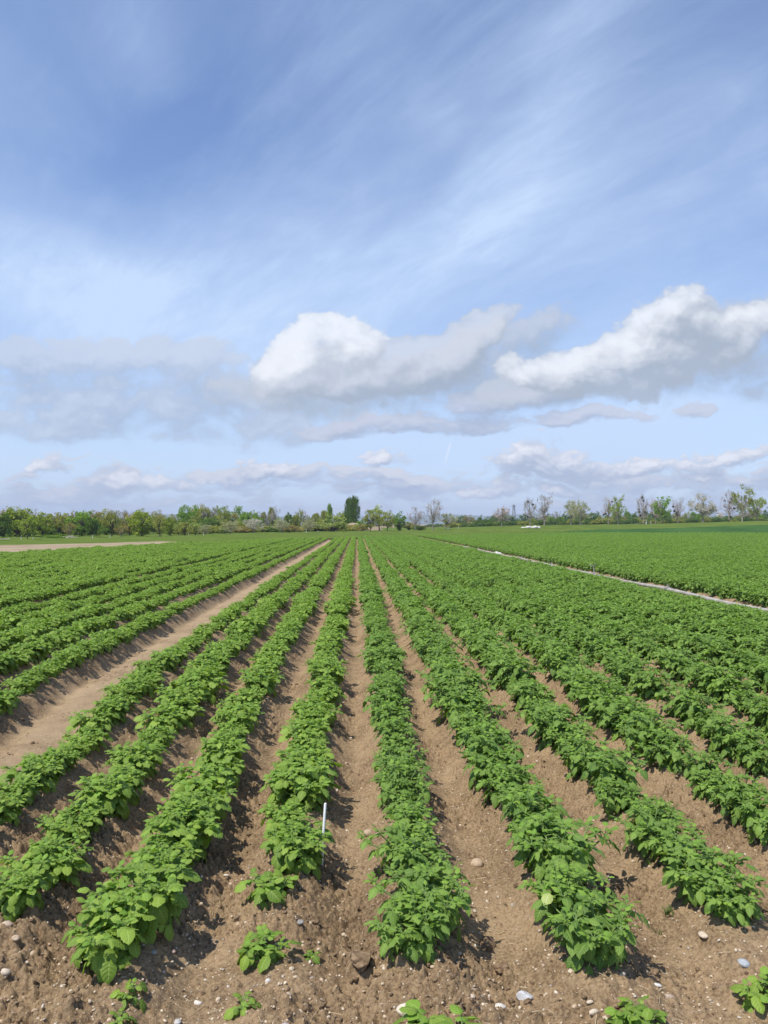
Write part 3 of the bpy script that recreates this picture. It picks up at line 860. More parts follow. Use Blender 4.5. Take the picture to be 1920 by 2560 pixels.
# ------------------------------------------------------------------ stones, clods, straw
def stone_mesh(seed, sq, facets=0, sub=3, amp=.12):
    V, F = lump(sub, amp, 1.1, seed, sq, facets); return V, F
STONES = [  # px, py, width px, height ratio, aspect, colour, facets, label
    (1192, 2160, 34, .75, .9, (.50, .38, .26), 0, 'smooth round tan cobble in the furrow beyond the big front plant'),
    (1012, 2522, 44, .8, .85, (.66, .58, .46), 1, 'large cream stone touching the plant cut by the bottom edge'),
    (1311, 2492, 44, .6, .7, (.55, .56, .58), 5, 'angular grey-white stone on bare soil at bottom right of centre'),
    (1866, 2422, 28, .7, 1.2, (.40, .43, .46), 0, 'oval blue-grey cobble near the lower right corner'),
    (1764, 2378, 22, .6, 1.5, (.62, .52, .40), 0, 'long cream pebble left of and above the blue-grey cobble'),
    (1427, 2431, 15, .7, 1.5, (.64, .54, .41), 1, 'upright cream pebble below the second row right of the stick'),
    (1249, 2512, 32, .4, .6, (.70, .66, .60), 2, 'flat white stone left of and below the angular grey-white one'),
    (1645, 2468, 24, .35, .5, (.74, .73, .72), 4, 'thin white flint sliver on soil at lower right'),
    (1485, 2525, 28, .5, .5, (.66, .56, .44), 0, 'elongated cream pebble lying above its shorter twin'),
    (1475, 2537, 18, .5, .6, (.64, .55, .42), 0, 'shorter cream pebble just below an elongated one'),
    (1676, 2497, 26, .4, .7, (.46, .37, .29), 1, 'half-buried beige stone below the white flint sliver'),
    (921, 2080, 24, .8, 1.0, (.47, .36, .25), 0, 'tan cobble in the furrow right of the white stick'),
    (1179, 2487, 16, .7, 1.0, (.60, .50, .40), 1, 'cream pebble above the plant cut by the bottom edge'),
    (718, 2553, 30, .6, .7, (.46, .43, .45), 2, 'lilac-grey stone at the very bottom edge'),
    (753, 2322, 17, .7, .9, (.32, .30, .28), 1, 'dark grey pebble right of the lone potato plants'),
    (777, 2298, 13, .8, 1.1, (.52, .40, .28), 0, 'small tan pebble just above a dark grey pebble'),
    (674, 2438, 15, .7, .9, (.64, .60, .54), 0, 'white pebble below the small lone potato plant'),
    (39, 2290, 30, .6, .7, (.50, .39, .30), 2, 'broad pinkish-tan stone at the left edge'),
    (61, 2312, 20, .7, .8, (.50, .39, .28), 1, 'tan stone right below the broad pinkish one'),
    (102, 2358, 28, .55, .6, (.54, .42, .30), 0, 'flat oval tan stone left of the left front row end'),
    (37, 2410, 24, .65, .8, (.62, .52, .41), 1, 'pale lumpy stone near the left edge above the crust slab'),
    (503, 2487, 22, .55, .7, (.72, .67, .61), 1, 'bright white pebble between the seedlings at lower left'),
    (453, 2533, 18, .7, 1.3, (.52, .50, .48), 0, 'grey pebble at the bottom edge below the bright white one'),
    (395, 2361, 14, .7, 1.0, (.42, .40, .39), 0, 'grey pebble in the furrow right of the left front row end'),
    (442, 2358, 14, .7, .9, (.54, .38, .30), 0, 'reddish pebble right of a grey pebble in the left furrow'),
    (195, 2451, 16, .6, .8, (.70, .64, .56), 0, 'white pebble above the crust slab at lower left'),
    (571, 2178, 18, .35, .5, (.68, .60, .50), 3, 'flat pale chip in the furrow left of the white stick row'),
]
stone_objs = []
for q, (px, py, wpx, hr, asp, colr, fac, lab) in enumerate(STONES):
    x, y, z = at_px(px, py)
    r = wpx / FPX * y / 2
    m = simple('stone_surface', tuple(c * .68 for c in colr), tuple(min(.8, c * .98) for c in colr), 2.0, .75, .3, .35, 5)
    V, F = stone_mesh(900 + q, (1, 1, 1), fac)
    me = mesh_np('stone', V, F, m)
    o = obj('stone', me, None, (x, y, z + r * hr * .22), (rc.uniform(-.2, .2), rc.uniform(-.2, .2), (q * 1.3) % .8 - .4), (r, r * asp, r * hr))
    tag(o, lab, 'stone'); stone_objs.append(o)
CLODS = [(1254, 2420, 40, 'tall pale crumbly clod below the bushy first row end'), (1217, 2362, 46, 'large pale clod at the right foot of the bushy first row end'),
         (905, 2400, 60, 'broad brown clod of soil in front of the bushy first row end')]
clod_objs = []
for q, (px, py, wpx, lab) in enumerate(CLODS):
    x, y, z = at_px(px, py); r = wpx / FPX * y / 2
    V, F = lump(4, .42, 1.9, 60 + q, (1, 1, 1), 7)
    o = obj('soil_clod', mesh_np('soil_clod', V, F, M['clod']), None, (x, y, z + r * .3), (0, 0, q), (r, r * .9, r * .75))
    tag(o, lab, 'clod'); clod_objs.append(o)

def ground_points(n, ymax, pw, r, dens=None):
    y = 2.8 + (ymax - 2.8) * r.random(n) ** pw; u = r.uniform(UPX(-80), UPX(2000), n)
    x = u * y
    keep = np.abs(x) < 9.6
    x, y = x[keep], y[keep]
    return x, y
rs = np.random.default_rng(77)
x, y = ground_points(18000, 24, 1.9, rs)
z = soil_z(x, y)
size = np.exp(rs.normal(math.log(.0044), .45, len(x))).clip(.002, .016)
sc3 = size[:, None] * np.stack([np.ones(len(x)), rs.uniform(.6, 1, len(x)), rs.uniform(.4, .8, len(x))], -1)
rot = np.stack([rs.normal(0, .3, len(x)), rs.normal(0, .3, len(x)), rs.uniform(0, 6.28, len(x))], -1)
pebs = []
for q in range(4):        # shapes for the small gravel are carried by real pebbles lying in the foreground
    V, F = stone_mesh(700 + q, (1, 1, 1), (0, 2, 4, 1)[q], 2, .12)
    px, py, wp, lab = [(1560, 2440, 14, 'small cream pebble on the crust below the third right row'), (860, 2330, 12, 'small pale pebble left of the bushy first row end'),
                       (240, 2480, 13, 'small pale chip below the left front row end'), (1120, 2300, 13, 'small cream pebble right of the bushy first row end')][q]
    xx, yy, zz = at_px(px, py); r = wp / FPX * yy / 2
    o = obj('stone', mesh_np('stone', V, F, M['pebble']), None, (xx, yy, zz + r * .35), (0, 0, q), (r, r * .8, r * .7)); tag(o, lab, 'stone'); pebs.append(o)
scatter('pebbles', np.stack([x, y, z + size * .25], -1), sc3, rot, rs.integers(0, 4, len(x)), [pebs], 'countless small cream and grey pebbles strewn over the soil', 'pebbles')
x, y = ground_points(15000, 20, 1.8, rs)
rgh = fbm(x * 1.4 + 5, y * 1.4, 3, 23)
keep = rs.random(len(x)) < sstep(rgh, .36, .62) + .12
x, y = x[keep], y[keep]; z = soil_z(x, y)
size = np.exp(rs.normal(math.log(.0075), .45, len(x))).clip(.003, .022)
sc3 = size[:, None] * np.stack([np.ones(len(x)), rs.uniform(.65, 1, len(x)), rs.uniform(.5, .9, len(x))], -1)
rot = np.stack([rs.normal(0, .5, len(x)), rs.normal(0, .5, len(x)), rs.uniform(0, 6.28, len(x))], -1)
scatter('soil_crumbs', np.stack([x, y, z + size * .2], -1), sc3, rot, rs.integers(0, 3, len(x)), [clod_objs], 'loose brown crumbs and lumps of soil on the ridges', 'soil crumbs')
# dry straw bits
G = Geo()
x, y = ground_points(900, 12, 1.6, rs); z = soil_z(x, y)
for a, b, c in zip(x, y, z):
    an = rs.uniform(0, 6.28); l = rs.uniform(.008, .035)
    d = np.array([cos(an), sin(an), rs.normal(0, .15)]) * l
    p = np.array([a, b, c + .006])
    G.tube([p - d, p + [0, 0, .003], p + d], rs.uniform(.0007, .0016), 4, False)
tag(obj('straw', G.mesh('straw', M['straw'])), 'broken bits of dry straw and stalk on the soil', 'straw', None, 'stuff')

# two little grass weeds
def weed(px, py, n, hgt, lab):
    x, y, z = at_px(px, py); G = Geo(); r = np.random.default_rng(int(px))
    for _ in range(n):
        az = r.uniform(0, 6.28); l = hgt * r.uniform(.5, 1.1); o = np.array([cos(az), sin(az), 0])
        b0 = r.normal(0, .012, 3) * [1, 1, 0]
        Pp = np.array([b0 + o * l * .6 * t ** 1.6 + np.array([0, 0, l * (t - .35 * t * t)]) for t in np.linspace(0, 1, 5)])
        s = np.cross(o, [0, 0, 1]); w = np.linspace(.003, .0004, 5)[:, None]
        V = np.concatenate([Pp - s * w, Pp + s * w]); G.add(V, [[i, i + 5, i + 6, i + 1] for i in range(4)])
    o = obj('grass_weed', G.mesh('grass_weed', M['grassblade']), None, (x, y, z)); tag(o, lab, 'weed')
weed(1672, 2290, 26, .085, 'thin grass weed between the second and third right row ends')
weed(1655, 2340, 10, .05, 'tiny grass weed in front of the taller weed')

# white marker stick
x, y, z = at_px(796, 2085)
x = -.215; y = 4.70; z = float(soil_z(x, y))
G = Geo(); G.tube([[0, 0, -.06], [.006, .008, .12], [.022, .016, .365], [.022, .016, .37]], [.008, .008, .008, .0065], 12)
st = obj('marker_stick', G.mesh('marker_stick', M['white']), None, (x, y, z)); tag(st, 'thin white plastic marker stick leaning in the potato row', 'stick')

# ------------------------------------------------------------------ irrigation pipes
PXX = 8.17
def pipe(y0, y1, x0, x1, lab, sprinkler=False):
    z0 = float(soil_z(x0, y0)) + .20; z1 = float(soil_z(x1, y1)) + .20
    t = thing('irrigation_pipe', lab, 'pipe', (x0, y0, z0), 0, 'irrigation pipes laid along the right hand gap')
    n = 14; a = np.linspace(0, 1, n); d = np.array([x1 - x0, y1 - y0, z1 - z0])
    Pp = a[:, None] * d + np.stack([.02 * np.sin(a * 9 + y0), 0 * a, .012 * np.sin(a * 6 + y0)], -1)
    G = Geo(); G.tube(Pp, .052, 12); obj('tube', G.mesh('tube', M['alu']), t)
    e = Pp[0]; di = unit(Pp[1] - Pp[0]); G = Geo()
    G.tube([e - di * .10, e - di * .07, e + di * .10, e + di * .13], [.062, .070, .070, .058], 12)
    G.tube([e + [0, 0, .05], e + [0, 0, .12], e + di * .09 + [0, 0, .13]], .010, 6)
    obj('coupling', G.mesh('coupling', M['alu_dark']), t)
    G = Geo(); G.tube([e + di * .02 + [-.13, 0, -.185], e + di * .02 + [.13, 0, -.185]], .014, 6); G.tube([e + di * .02 + [0, 0, -.20], e + di * .02 + [0, 0, 0]], .012, 6)
    obj('foot', G.mesh('foot', M['alu_dark']), t)
    if sprinkler:
        G = Geo(); G.tube([e + di * .1, e + di * .1 + [0, 0, .26]], .016, 8); obj('riser', G.mesh('riser', M['alu']), t)
        G = Geo(); tp = e + di * .1 + np.array([0, 0, .26])
        G.tube([tp, tp + [0, 0, .06]], .022, 8); G.tube([tp + [0, 0, .05], tp + [.03, -.16, .12]], .012, 6); G.tube([tp + [0, 0, .05], tp + [-.1, .05, .04]], .010, 6); G.box(tp + [-.10, .05, .05], (.05, .05, .04))
        obj('sprinkler_head', G.mesh('sprinkler_head', M['alu_dark']), t)
yy = 14.1; q = 0
labs = ['nearest grey irrigation pipe, running out of the right picture edge', 'grey irrigation pipe on the near side of the sprinkler joint', 'grey irrigation pipe starting at the sprinkler joint, beyond the near ones',
        'fourth grey irrigation pipe from the right picture edge', 'fifth grey irrigation pipe, just before the crumpled white sheet', 'grey irrigation pipe just past the crumpled white sheet',
        'seventh grey irrigation pipe, thin and far off', 'farthest end of the unbroken grey pipe line']
for q in range(8):
    pipe(yy, yy + 5.85, PXX + .05 * sin(q * 2.1), PXX + .05 * sin((q + 1) * 2.1), labs[q], q == 2)
    yy += 6.0
pipe(92, 98, 7.1, 6.9, 'nearer of two pale pipes at the far field end')
pipe(99, 106, 6.7, 6.3, 'farther of two pale pipes at the far field end')
# crumpled white sheet on the pipe line
Gx, Gy = np.meshgrid(np.linspace(-1, 1, 40), np.linspace(-1, 1, 60), indexing='xy')
wz = .16 * (fbm(Gx * 2.5 + 3, Gy * 3, 4, 8) ** 1.2) * np.clip(1.15 - np.hypot(Gx, Gy * .95) ** 2.5, 0, 1) * 1.6
Vs = np.stack([Gx * .16 * (1 + .2 * np.sin(Gy * 5)), Gy * .75, wz * .6 + .02], -1).reshape(-1, 3)
i = (np.arange(59)[:, None] * 40 + np.arange(39)[None, :]).ravel()
me = mesh_np('crumpled_sheet', Vs, np.stack([i, i + 1, i + 41, i + 40], -1), M['sheet'])
yq = 44.3; zq = float(soil_z(PXX + .05, yq))
o = obj('crumpled_sheet', me, None, (PXX - .02, yq, zq + .23)); tag(o, 'crumpled white sheet lying on the pipe line', 'sheet')

# ------------------------------------------------------------------ things along the road and trees
def base_at(px, dist):
    x = UPX(px) * dist; return x, dist, float(land(np.array([x]), np.array([dist]))[0])

def sack_heap():
    x, y, z = base_at(1330, 151); G = Geo(); r = np.random.default_rng(4)
    for q, (a, w, h) in enumerate([(-1.55, .42, .62), (-.9, .5, .75), (-.2, .5, .9), (.45, .5, .85), (1.1, .5, .95), (1.6, .4, .8), (-.5, .4, 1.0), (.8, .45, 1.1)]):
        V, F = lump(3, .16, 1.4, 40 + q, (w, .5, h * .5)); G.add(V * [1, 1, .6] + [a, r.uniform(-.15, .15), h * .24], F)
    o = obj('wrapped_heap', G.mesh('wrapped_heap', M['sheet']), None, (x, y, z + .1)); tag(o, 'long low heap of white wrapped bundles at the far field edge', 'heap')
sack_heap()

def post(px, dd, hpx, lab):
    x, y, z = base_at(px, road_d(UPX(px)) + dd); s = hpx * y / FPX
    t = thing('delineator_post', lab, 'road post', (x, y, z + .1), 0, 'white posts along the country road', (s, s, s))
    G = Geo(); G.box((0, 0, .5), (.14, .14, 1.0), .9); obj('post', G.mesh('post', M['white'], False), t)
    G = Geo(); G.box((0, 0, .74), (.146, .146, .20), .98); obj('black_band', G.mesh('black_band', M['black'], False), t)
    G = Geo(); G.box((0, -.076, .74), (.05, .012, .13)); obj('reflector', G.mesh('reflector', M['reflector'], False), t)
for a in [(67, -3, 9, 'leftmost white road post beside the young lime-green tree'), (95, -3, 7, 'white road post just right of the young lime-green tree'), (240, -2, 9, 'white road post below the dark dense tree'),
          (283, -2, 7, 'white road post below the olive-brown tree at left'), (475, -2, 8, 'white road post under the pale trees left of the white blossom'), (512, -2, 8, 'white road post beneath a small pale blossom tree'),
          (766, -2, 9, 'white road post left of the low blossom tree trunk'), (795, 1, 6, 'short far white post right of the low blossom tree'), (1121, -2, 10, 'white road post right of the leaning blossom tree'),
          (1147, 1, 7, 'short white post alone in the gap past the leaning blossom tree'), (1624, -6, 11, 'tall white road post before the pale road at right'), (1636, 1, 7, 'short white post just right of the tall one at right')]:
    post(*a)

# ---- trees
def tree_geo(seed, kind, mat_bark='bark'):
    """a tree one unit tall and about one unit wide: (trunk mesh, crown mesh, mistletoe spots)"""
    r = np.random.default_rng(seed)
    K = dict(th=.22, cz=.60, rx=.46, rz=.40, n=42, cl=.13, q=46, leaf=.040, twig=0, limb=.012)
    K.update(kind)
    tr = Geo(); cr = Geo()
    lean = K.get('lean', 0)
    P = np.array([[0, 0, -.03], [.01 + lean * .1, 0, K['th'] * .5], [lean * .3, .01, K['th']], [lean * .5, .0, K['th'] + .25], [lean * .5, 0, K['cz'] + .12]])
    tr.tube(P, np.array([1.5, 1.05, .95, .55, .25]) * K.get('tw', .026), 7)
    spots = []
    quads = []
    for c in range(K['n']):
        while True:
            p = r.uniform(-1, 1, 3)
            l = np.linalg.norm(p)
            if .25 < l < 1: break
        p = p / l * l ** .5
        if K.get('flat') and p[2] < -.35: p[2] = -.35 * r.random()
        p = p * np.array([K['rx'], K['rx'], K['rz']]) * (1 + .18 * r.normal())
        p = p + [lean * .5, 0, K['cz']]
        if K.get('col'):
            an_ = r.uniform(0, 6.28); zz_ = r.uniform(-1, 1); rr_ = K['rx'] * r.random() ** .5 * (1 - .66 * max(0, (zz_ - .3) / .7) ** 2) * (1 - .3 * max(0, -zz_ - .5))
            p = np.array([rr_ * cos(an_) + lean * .5, rr_ * sin(an_), K['cz'] + zz_ * K['rz'] * .95])
        p[2] = max(p[2], K['th'] * .75)
        spots.append(p)
        b = np.clip(K['th'] + (p[2] - K['th']) * r.uniform(.05, .45), K['th'] * .8, K['cz'] + .1)
        b0 = np.array([np.interp(b, P[:, 2], P[:, 0]), 0, b])
        midp = (b0 + p) / 2 + r.normal(0, .02, 3) + [0, 0, .02]
        tr.tube([b0, midp, p], [K['limb'], K['limb'] * .7, K['limb'] * .3], 4, False)
        cl = K['cl'] * r.uniform(.7, 1.25)
        m = int(K['q'] * r.uniform(.6, 1.3))
        d = r.normal(size=(m, 3)); d /= np.linalg.norm(d, axis=1)[:, None]
        c3 = p + d * (r.random((m, 1)) ** .45) * cl * np.array([1, 1, .8])
        quads.append(c3)
        for _ in range(K['twig']):
            dd = unit(r.normal(size=3) + unit(p - [0, 0, K['th']]) * .9 + [0, 0, .35]); ln = cl * r.uniform(.7, 1.5)
            e = p + dd * ln; mm = p + dd * ln * .5 + r.normal(0, .012, 3)
            cr.tube([p, mm, e], [K.get('tr', .0042), K.get('tr', .0042) * .7, K.get('tr', .0042) * .35], 3, False)
            for _2 in range(3):
                d2 = unit(dd + r.normal(0, .6, 3)); cr.tube([mm, mm + d2 * ln * .5], [K.get('tr', .0042) * .6, K.get('tr', .0042) * .3], 3, False)
    C = np.concatenate(quads); m = len(C)
    if K['q'] > 0 and m:
        a = r.normal(size=(m, 3)); a /= np.linalg.norm(a, axis=1)[:, None]
        b = np.cross(a, r.normal(size=(m, 3))); b /= np.linalg.norm(b, axis=1)[:, None]
        s = (K['leaf'] * r.uniform(.5, 1.2, m))[:, None]
        V = np.stack([C - a * s, C + b * s * .55, C + a * s, C - b * s * .55], 1).reshape(-1, 3)
        cr.add(V, np.arange(m * 4).reshape(-1, 4))
    return tr, cr, spots


KIND = {
    'dense': dict(th=.12, cz=.56, rx=.44, rz=.44, n=60, cl=.13, q=60, leaf=.036),
    'round': dict(th=.20, cz=.60, rx=.42, rz=.38, n=44, cl=.13, q=42, leaf=.034),
    'young': dict(th=.28, cz=.66, rx=.40, rz=.32, n=36, cl=.12, q=40, leaf=.034, tw=.022),
    'sparse': dict(th=.26, cz=.64, rx=.42, rz=.34, n=36, cl=.12, q=34, leaf=.030, twig=4, tr=.0045, limb=.009),
    'bare': dict(th=.26, cz=.64, rx=.40, rz=.36, n=40, cl=.14, q=0, twig=7, tr=.0045, limb=.010),
    'blossom': dict(th=.26, cz=.64, rx=.46, rz=.34, n=44, cl=.13, q=46, leaf=.030, twig=2, tr=.0045, limb=.009),
    'poplar': dict(th=.06, cz=.52, rx=.42, rz=.46, n=150, cl=.13, q=60, leaf=.028, col=True, tw=.02),
    'shrub': dict(th=.05, cz=.45, rx=.46, rz=.46, n=46, cl=.16, q=46, leaf=.045, flat=True, tw=.03),
    'lean': dict(th=.30, cz=.68, rx=.50, rz=.26, n=38, cl=.11, q=34, leaf=.030, twig=3, lean=.35, tr=.005),
}
_tcache = {}
def tree_mesh(kind, mat, seed):
    key = (kind, mat, seed)
    if key not in _tcache:
        tr, cr, sp = tree_geo(seed * 13 + len(kind), KIND[kind])
        _tcache[key] = (tr.mesh('trunk', M['bark_pale' if kind in ('bare', 'blossom', 'sparse', 'lean') else 'bark']), cr.mesh('crown', M[mat], False), sp)
    return _tcache[key]
Gm = Geo(); r_ = np.random.default_rng(3)
d = r_.normal(size=(90, 3)); d /= np.linalg.norm(d, axis=1)[:, None]; d *= r_.random((90, 1)) ** .4
a = r_.normal(size=(90, 3)) * .22; b = r_.normal(size=(90, 3)) * .16
Gm.add(np.stack([d - a, d + b, d + a, d - b], 1).reshape(-1, 3), np.arange(360).reshape(-1, 4))
MIST = Gm.mesh('mistletoe', M['mistle'], False)


def tree(name, px, dd, top, wpx, kind, mat, seed, label, cat='tree', group=None, balls=0, base_py=None):
    dist = float(road_d(UPX(px))) + dd
    x, y, z = base_at(px, dist)
    topz = H - (top - HY) * dist / FPX
    h = max(.6, topz - z); w = wpx * dist / FPX
    t = thing(name, label, cat, (x, y, z), (seed * 1.7 + px) % 6.28 if kind != 'lean' else 0, group, (w / .95, w / .95, h))
    tm, cm, sp = tree_mesh(kind, mat, seed)
    obj('trunk', tm, t); obj('crown', cm, t)
    rr = random.Random(px)
    for q in range(balls):
        p = sp[rr.randrange(len(sp))]
        s = rr.uniform(.028, .045)
        obj('mistletoe', MIST, t, tuple(p), (0, 0, q), (s * h / w, s * h / w, s))
    return t

T = tree
# left wood edge
T('deciduous_tree', 12, 8, 1283, 56, 'dense', 'crown_dark', 1, 'dark green tree at the left picture edge')
T('deciduous_tree', 62, 20, 1271, 84, 'dense', 'crown_lime', 2, 'big bright green tree behind the young lime-green one')
T('young_tree', 82, -4, 1295, 46, 'young', 'crown_lime', 3, 'young lime-green tree with a clear trunk before the wood')
T('deciduous_tree', 118, 16, 1284, 52, 'dense', 'crown_lime', 4, 'yellow-green tree just right of the biggest bright one')
T('deciduous_tree', 158, 22, 1284, 56, 'round', 'crown_olive', 5, 'olive tree behind the low green hedge')
T('deciduous_tree', 184, 12, 1306, 40, 'sparse', 'crown_brown', 6, 'small brownish budding tree above the white flowering shrub')
T('deciduous_tree', 213, 14, 1277, 66, 'dense', 'crown_green', 7, 'broad tall green tree right of the hedge')
T('deciduous_tree', 240, 2, 1293, 36, 'dense', 'crown_dark', 8, 'narrow dark dense tree standing in front of the broad green one')
T('deciduous_tree', 258, 4, 1315, 18, 'young', 'crown_green', 9, 'small slim green tree right of the narrow dark one')
T('deciduous_tree', 288, 12, 1283, 56, 'round', 'crown_olive', 10, 'olive-brown round tree right of the narrow dark tree')
T('fruit_tree', 310, 0, 1314, 34, 'sparse', 'crown_brown', 11, 'low grey-brown round tree before the olive ones')
T('deciduous_tree', 330, 14, 1286, 48, 'round', 'crown_brown', 12, 'brown budding tree behind the low grey-brown one')
T('deciduous_tree', 360, 3, 1279, 58, 'dense', 'crown_lime', 13, 'yellow-green bushy tree in the middle of the wood edge')
T('deciduous_tree', 404, -1, 1290, 36, 'round', 'crown_olive', 14, 'upright olive tree with thin trunk right of the yellow-green one')
T('deciduous_tree', 427, 5, 1296, 30, 'dense', 'crown_lime', 15, 'small yellow-green tree right of the upright olive one')
T('fruit_tree', 450, 3, 1308, 30, 'round', 'crown_pale', 16, 'leftmost of the pale green fruit trees by the road')
T('fruit_tree', 466, -1, 1304, 40, 'round', 'crown_olive', 17, 'grey-green fruit tree between the pale ones')
T('fruit_tree', 492, 2, 1305, 44, 'round', 'crown_pale', 18, 'broad pale green fruit tree right of the grey-green one')
T('fruit_tree', 516, -1, 1312, 32, 'blossom', 'crown_cream', 19, 'small pale blossom tree left of the white ones')
T('fruit_tree', 578, -1, 1304, 44, 'blossom', 'crown_cream', 20, 'cream blossoming fruit tree in front of dark bushes')
T('fruit_tree', 636, -1, 1297, 46, 'blossom', 'crown_white', 21, 'white blossoming fruit tree, the brightest in the left half')
T('fruit_tree', 706, -1, 1299, 42, 'blossom', 'crown_cream', 22, 'pale blossoming tree between the white one and the low one')
T('fruit_tree', 775, 0, 1299, 40, 'blossom', 'crown_cream', 23, 'low pale blossom tree right of a white road post')
T('shrub', 835, 8, 1289, 64, 'shrub', 'crown_pale', 24, 'big pale olive bush below the tall poplars', 'bush')
T('shrub', 800, 14, 1300, 46, 'shrub', 'crown_olive', 25, 'olive bush left of the big pale bush', 'bush')
T('hedge_shrub', 132, 4, 1336, 44, 'shrub', 'crown_green', 26, 'left half of the low green hedge by the road', 'hedge')
T('hedge_shrub', 162, 3, 1335, 44, 'shrub', 'crown_green', 27, 'right half of the low green hedge beside the white shrub', 'hedge')
T('flowering_shrub', 188, 1, 1337, 26, 'shrub', 'crown_white', 28, 'white flowering shrub at the end of the low hedge', 'shrub')
# poplars and the middle
T('poplar', 873, 45, 1245, 26, 'poplar', 'crown_dark', 29, 'left and slightly shorter of two tall dark poplars')
T('poplar', 886, 42, 1241, 30, 'poplar', 'crown_dark', 30, 'right and taller of two tall dark poplars')
T('poplar', 824, 40, 1259, 16, 'poplar', 'crown_green', 31, 'slim single poplar left of the tall pair')
T('deciduous_tree', 722, 30, 1284, 24, 'dense', 'crown_dark', 32, 'small dark evergreen-looking tree behind the blossom trees')
T('fruit_tree', 926, -2, 1276, 44, 'round', 'crown_olive', 33, 'olive round tree right of the bare earth mound')
T('fruit_tree', 948, 8, 1267, 54, 'round', 'crown_pale', 34, 'tall pale green tree behind the olive round tree')
T('fruit_tree', 968, 0, 1282, 42, 'round', 'crown_olive', 35, 'olive green tree right of the tall pale one')
T('fruit_tree', 998, 4, 1284, 34, 'dense', 'crown_green', 36, 'green tree at the right end of the middle bushes')
T('shrub', 1050, 3, 1310, 30, 'shrub', 'crown_dark', 37, 'dark green low bush left of the bare tree', 'bush')
T('shrub', 1022, 6, 1303, 36, 'shrub', 'crown_olive', 38, 'olive bush under the reddish bare tree', 'bush')
T('fruit_tree', 1038, 1, 1275, 40, 'bare', 'twig_pink', 39, 'reddish budding tree above the dark low bush')
T('bare_tree', 1083, -1, 1255, 52, 'bare', 'twig', 40, 'grey bare tree standing free at the centre right')
T('fruit_tree', 1112, -1, 1283, 44, 'lean', 'crown_cream', 41, 'leaning cream blossom tree right of the free bare tree')
T('fruit_tree', 1257, -1, 1265, 42, 'sparse', 'twig_pink', 42, 'reddish bare tree with a thin trunk left of the lattice mast')
# roadside row on the right
T('bare_tree', 1328, 2, 1249, 36, 'bare', 'twig', 43, 'bare tree with mistletoe balls just right of the lattice mast', balls=5)
T('bare_tree', 1364, -1, 1242, 48, 'bare', 'twig', 44, 'neat round bare tree without mistletoe right of the mast')
T('fruit_tree', 1432, 8, 1252, 44, 'sparse', 'crown_cream', 45, 'pale thin blossom tree behind the fuller cream one')
T('fruit_tree', 1456, -1, 1253, 48, 'blossom', 'crown_cream', 46, 'full cream blossom tree with a forked trunk by the road')
T('bare_tree', 1527, 8, 1245, 34, 'bare', 'twig', 47, 'bare tree with mistletoe left of the yellow-green roadside tree', balls=7)
T('fruit_tree', 1553, -1, 1244, 46, 'sparse', 'crown_lime', 48, 'half-leafed yellow-green roadside tree beside a mistletoe tree')
T('bare_tree', 1617, 6, 1242, 38, 'bare', 'twig', 49, 'bare mistletoe tree above the tall white road post', balls=8)
T('bare_tree', 1648, 9, 1250, 34, 'sparse', 'twig_pink', 50, 'thin reddish tree behind the dense green roadside tree')
T('fruit_tree', 1665, -1, 1242, 50, 'young', 'crown_green', 51, 'dense dark green roadside tree with a straight pale trunk')
T('bare_tree', 1706, 6, 1246, 32, 'bare', 'twig', 52, 'small bare tree with mistletoe left of the white blossom tree', balls=5)
T('fruit_tree', 1770, -1, 1236, 66, 'blossom', 'crown_white', 53, 'wide white blossom tree, the fullest at right')
T('bare_tree', 1838, 5, 1237, 44, 'bare', 'twig', 54, 'bare mistletoe tree left of the tallest right-hand tree', balls=7)
T('deciduous_tree', 1871, -1, 1215, 58, 'sparse', 'crown_olive', 55, 'tallest light green tree near the right picture edge')
T('fruit_tree', 1910, 0, 1240, 46, 'sparse', 'crown_lime', 56, 'pale green tree cut off at the right picture edge')

# woods behind: masses of trees
def wood(name, label, cat, specs):
    """specs: list of (px, extra distance, top py, width px, kind, seed); one mesh per material slot"""
    parts = {}
    Vs, Fs3, Fs4, mi3, mi4, mats = [], [], [], [], [], []
    n = 0
    for (px, dd, top, wpx, kind, mat, seed) in specs:
        dist = float(road_d(UPX(px))) + dd; x, y, z = base_at(px, dist)
        h = max(.8, H - (top - HY) * dist / FPX - z); w = wpx * dist / FPX / .95
        key = (kind, seed)
        if key not in parts: parts[key] = tree_geo(seed * 7 + 1, KIND[kind])[:2]
        an = (px * .77) % 6.28; c, s = cos(an), sin(an)
        for g_, mt in ((parts[key][0], 'bark'), (parts[key][1], mat)):
            if mt not in mats: mats.append(mt)
            V = np.concatenate(g_.V); V = np.stack([(V[:, 0] * c - V[:, 1] * s) * w + x, (V[:, 0] * s + V[:, 1] * c) * w + y, V[:, 2] * h + z], -1)
            if g_.F3: f = np.concatenate(g_.F3) + n; Fs3.append(f); mi3.append(np.full(len(f), mats.index(mt)))
            if g_.F4: f = np.concatenate(g_.F4) + n; Fs4.append(f); mi4.append(np.full(len(f), mats.index(mt)))
            Vs.append(V); n += len(V)
    F = []; mi = []
    if Fs3: F.append(np.concatenate(Fs3)); mi += mi3
    if Fs4: F.append(np.concatenate(Fs4)); mi += mi4
    me = mesh_np(name, np.concatenate(Vs), F, None, None, False, [M[m] for m in mats], np.concatenate(mi))
    return tag(obj(name, me), label, cat, None, 'stuff')

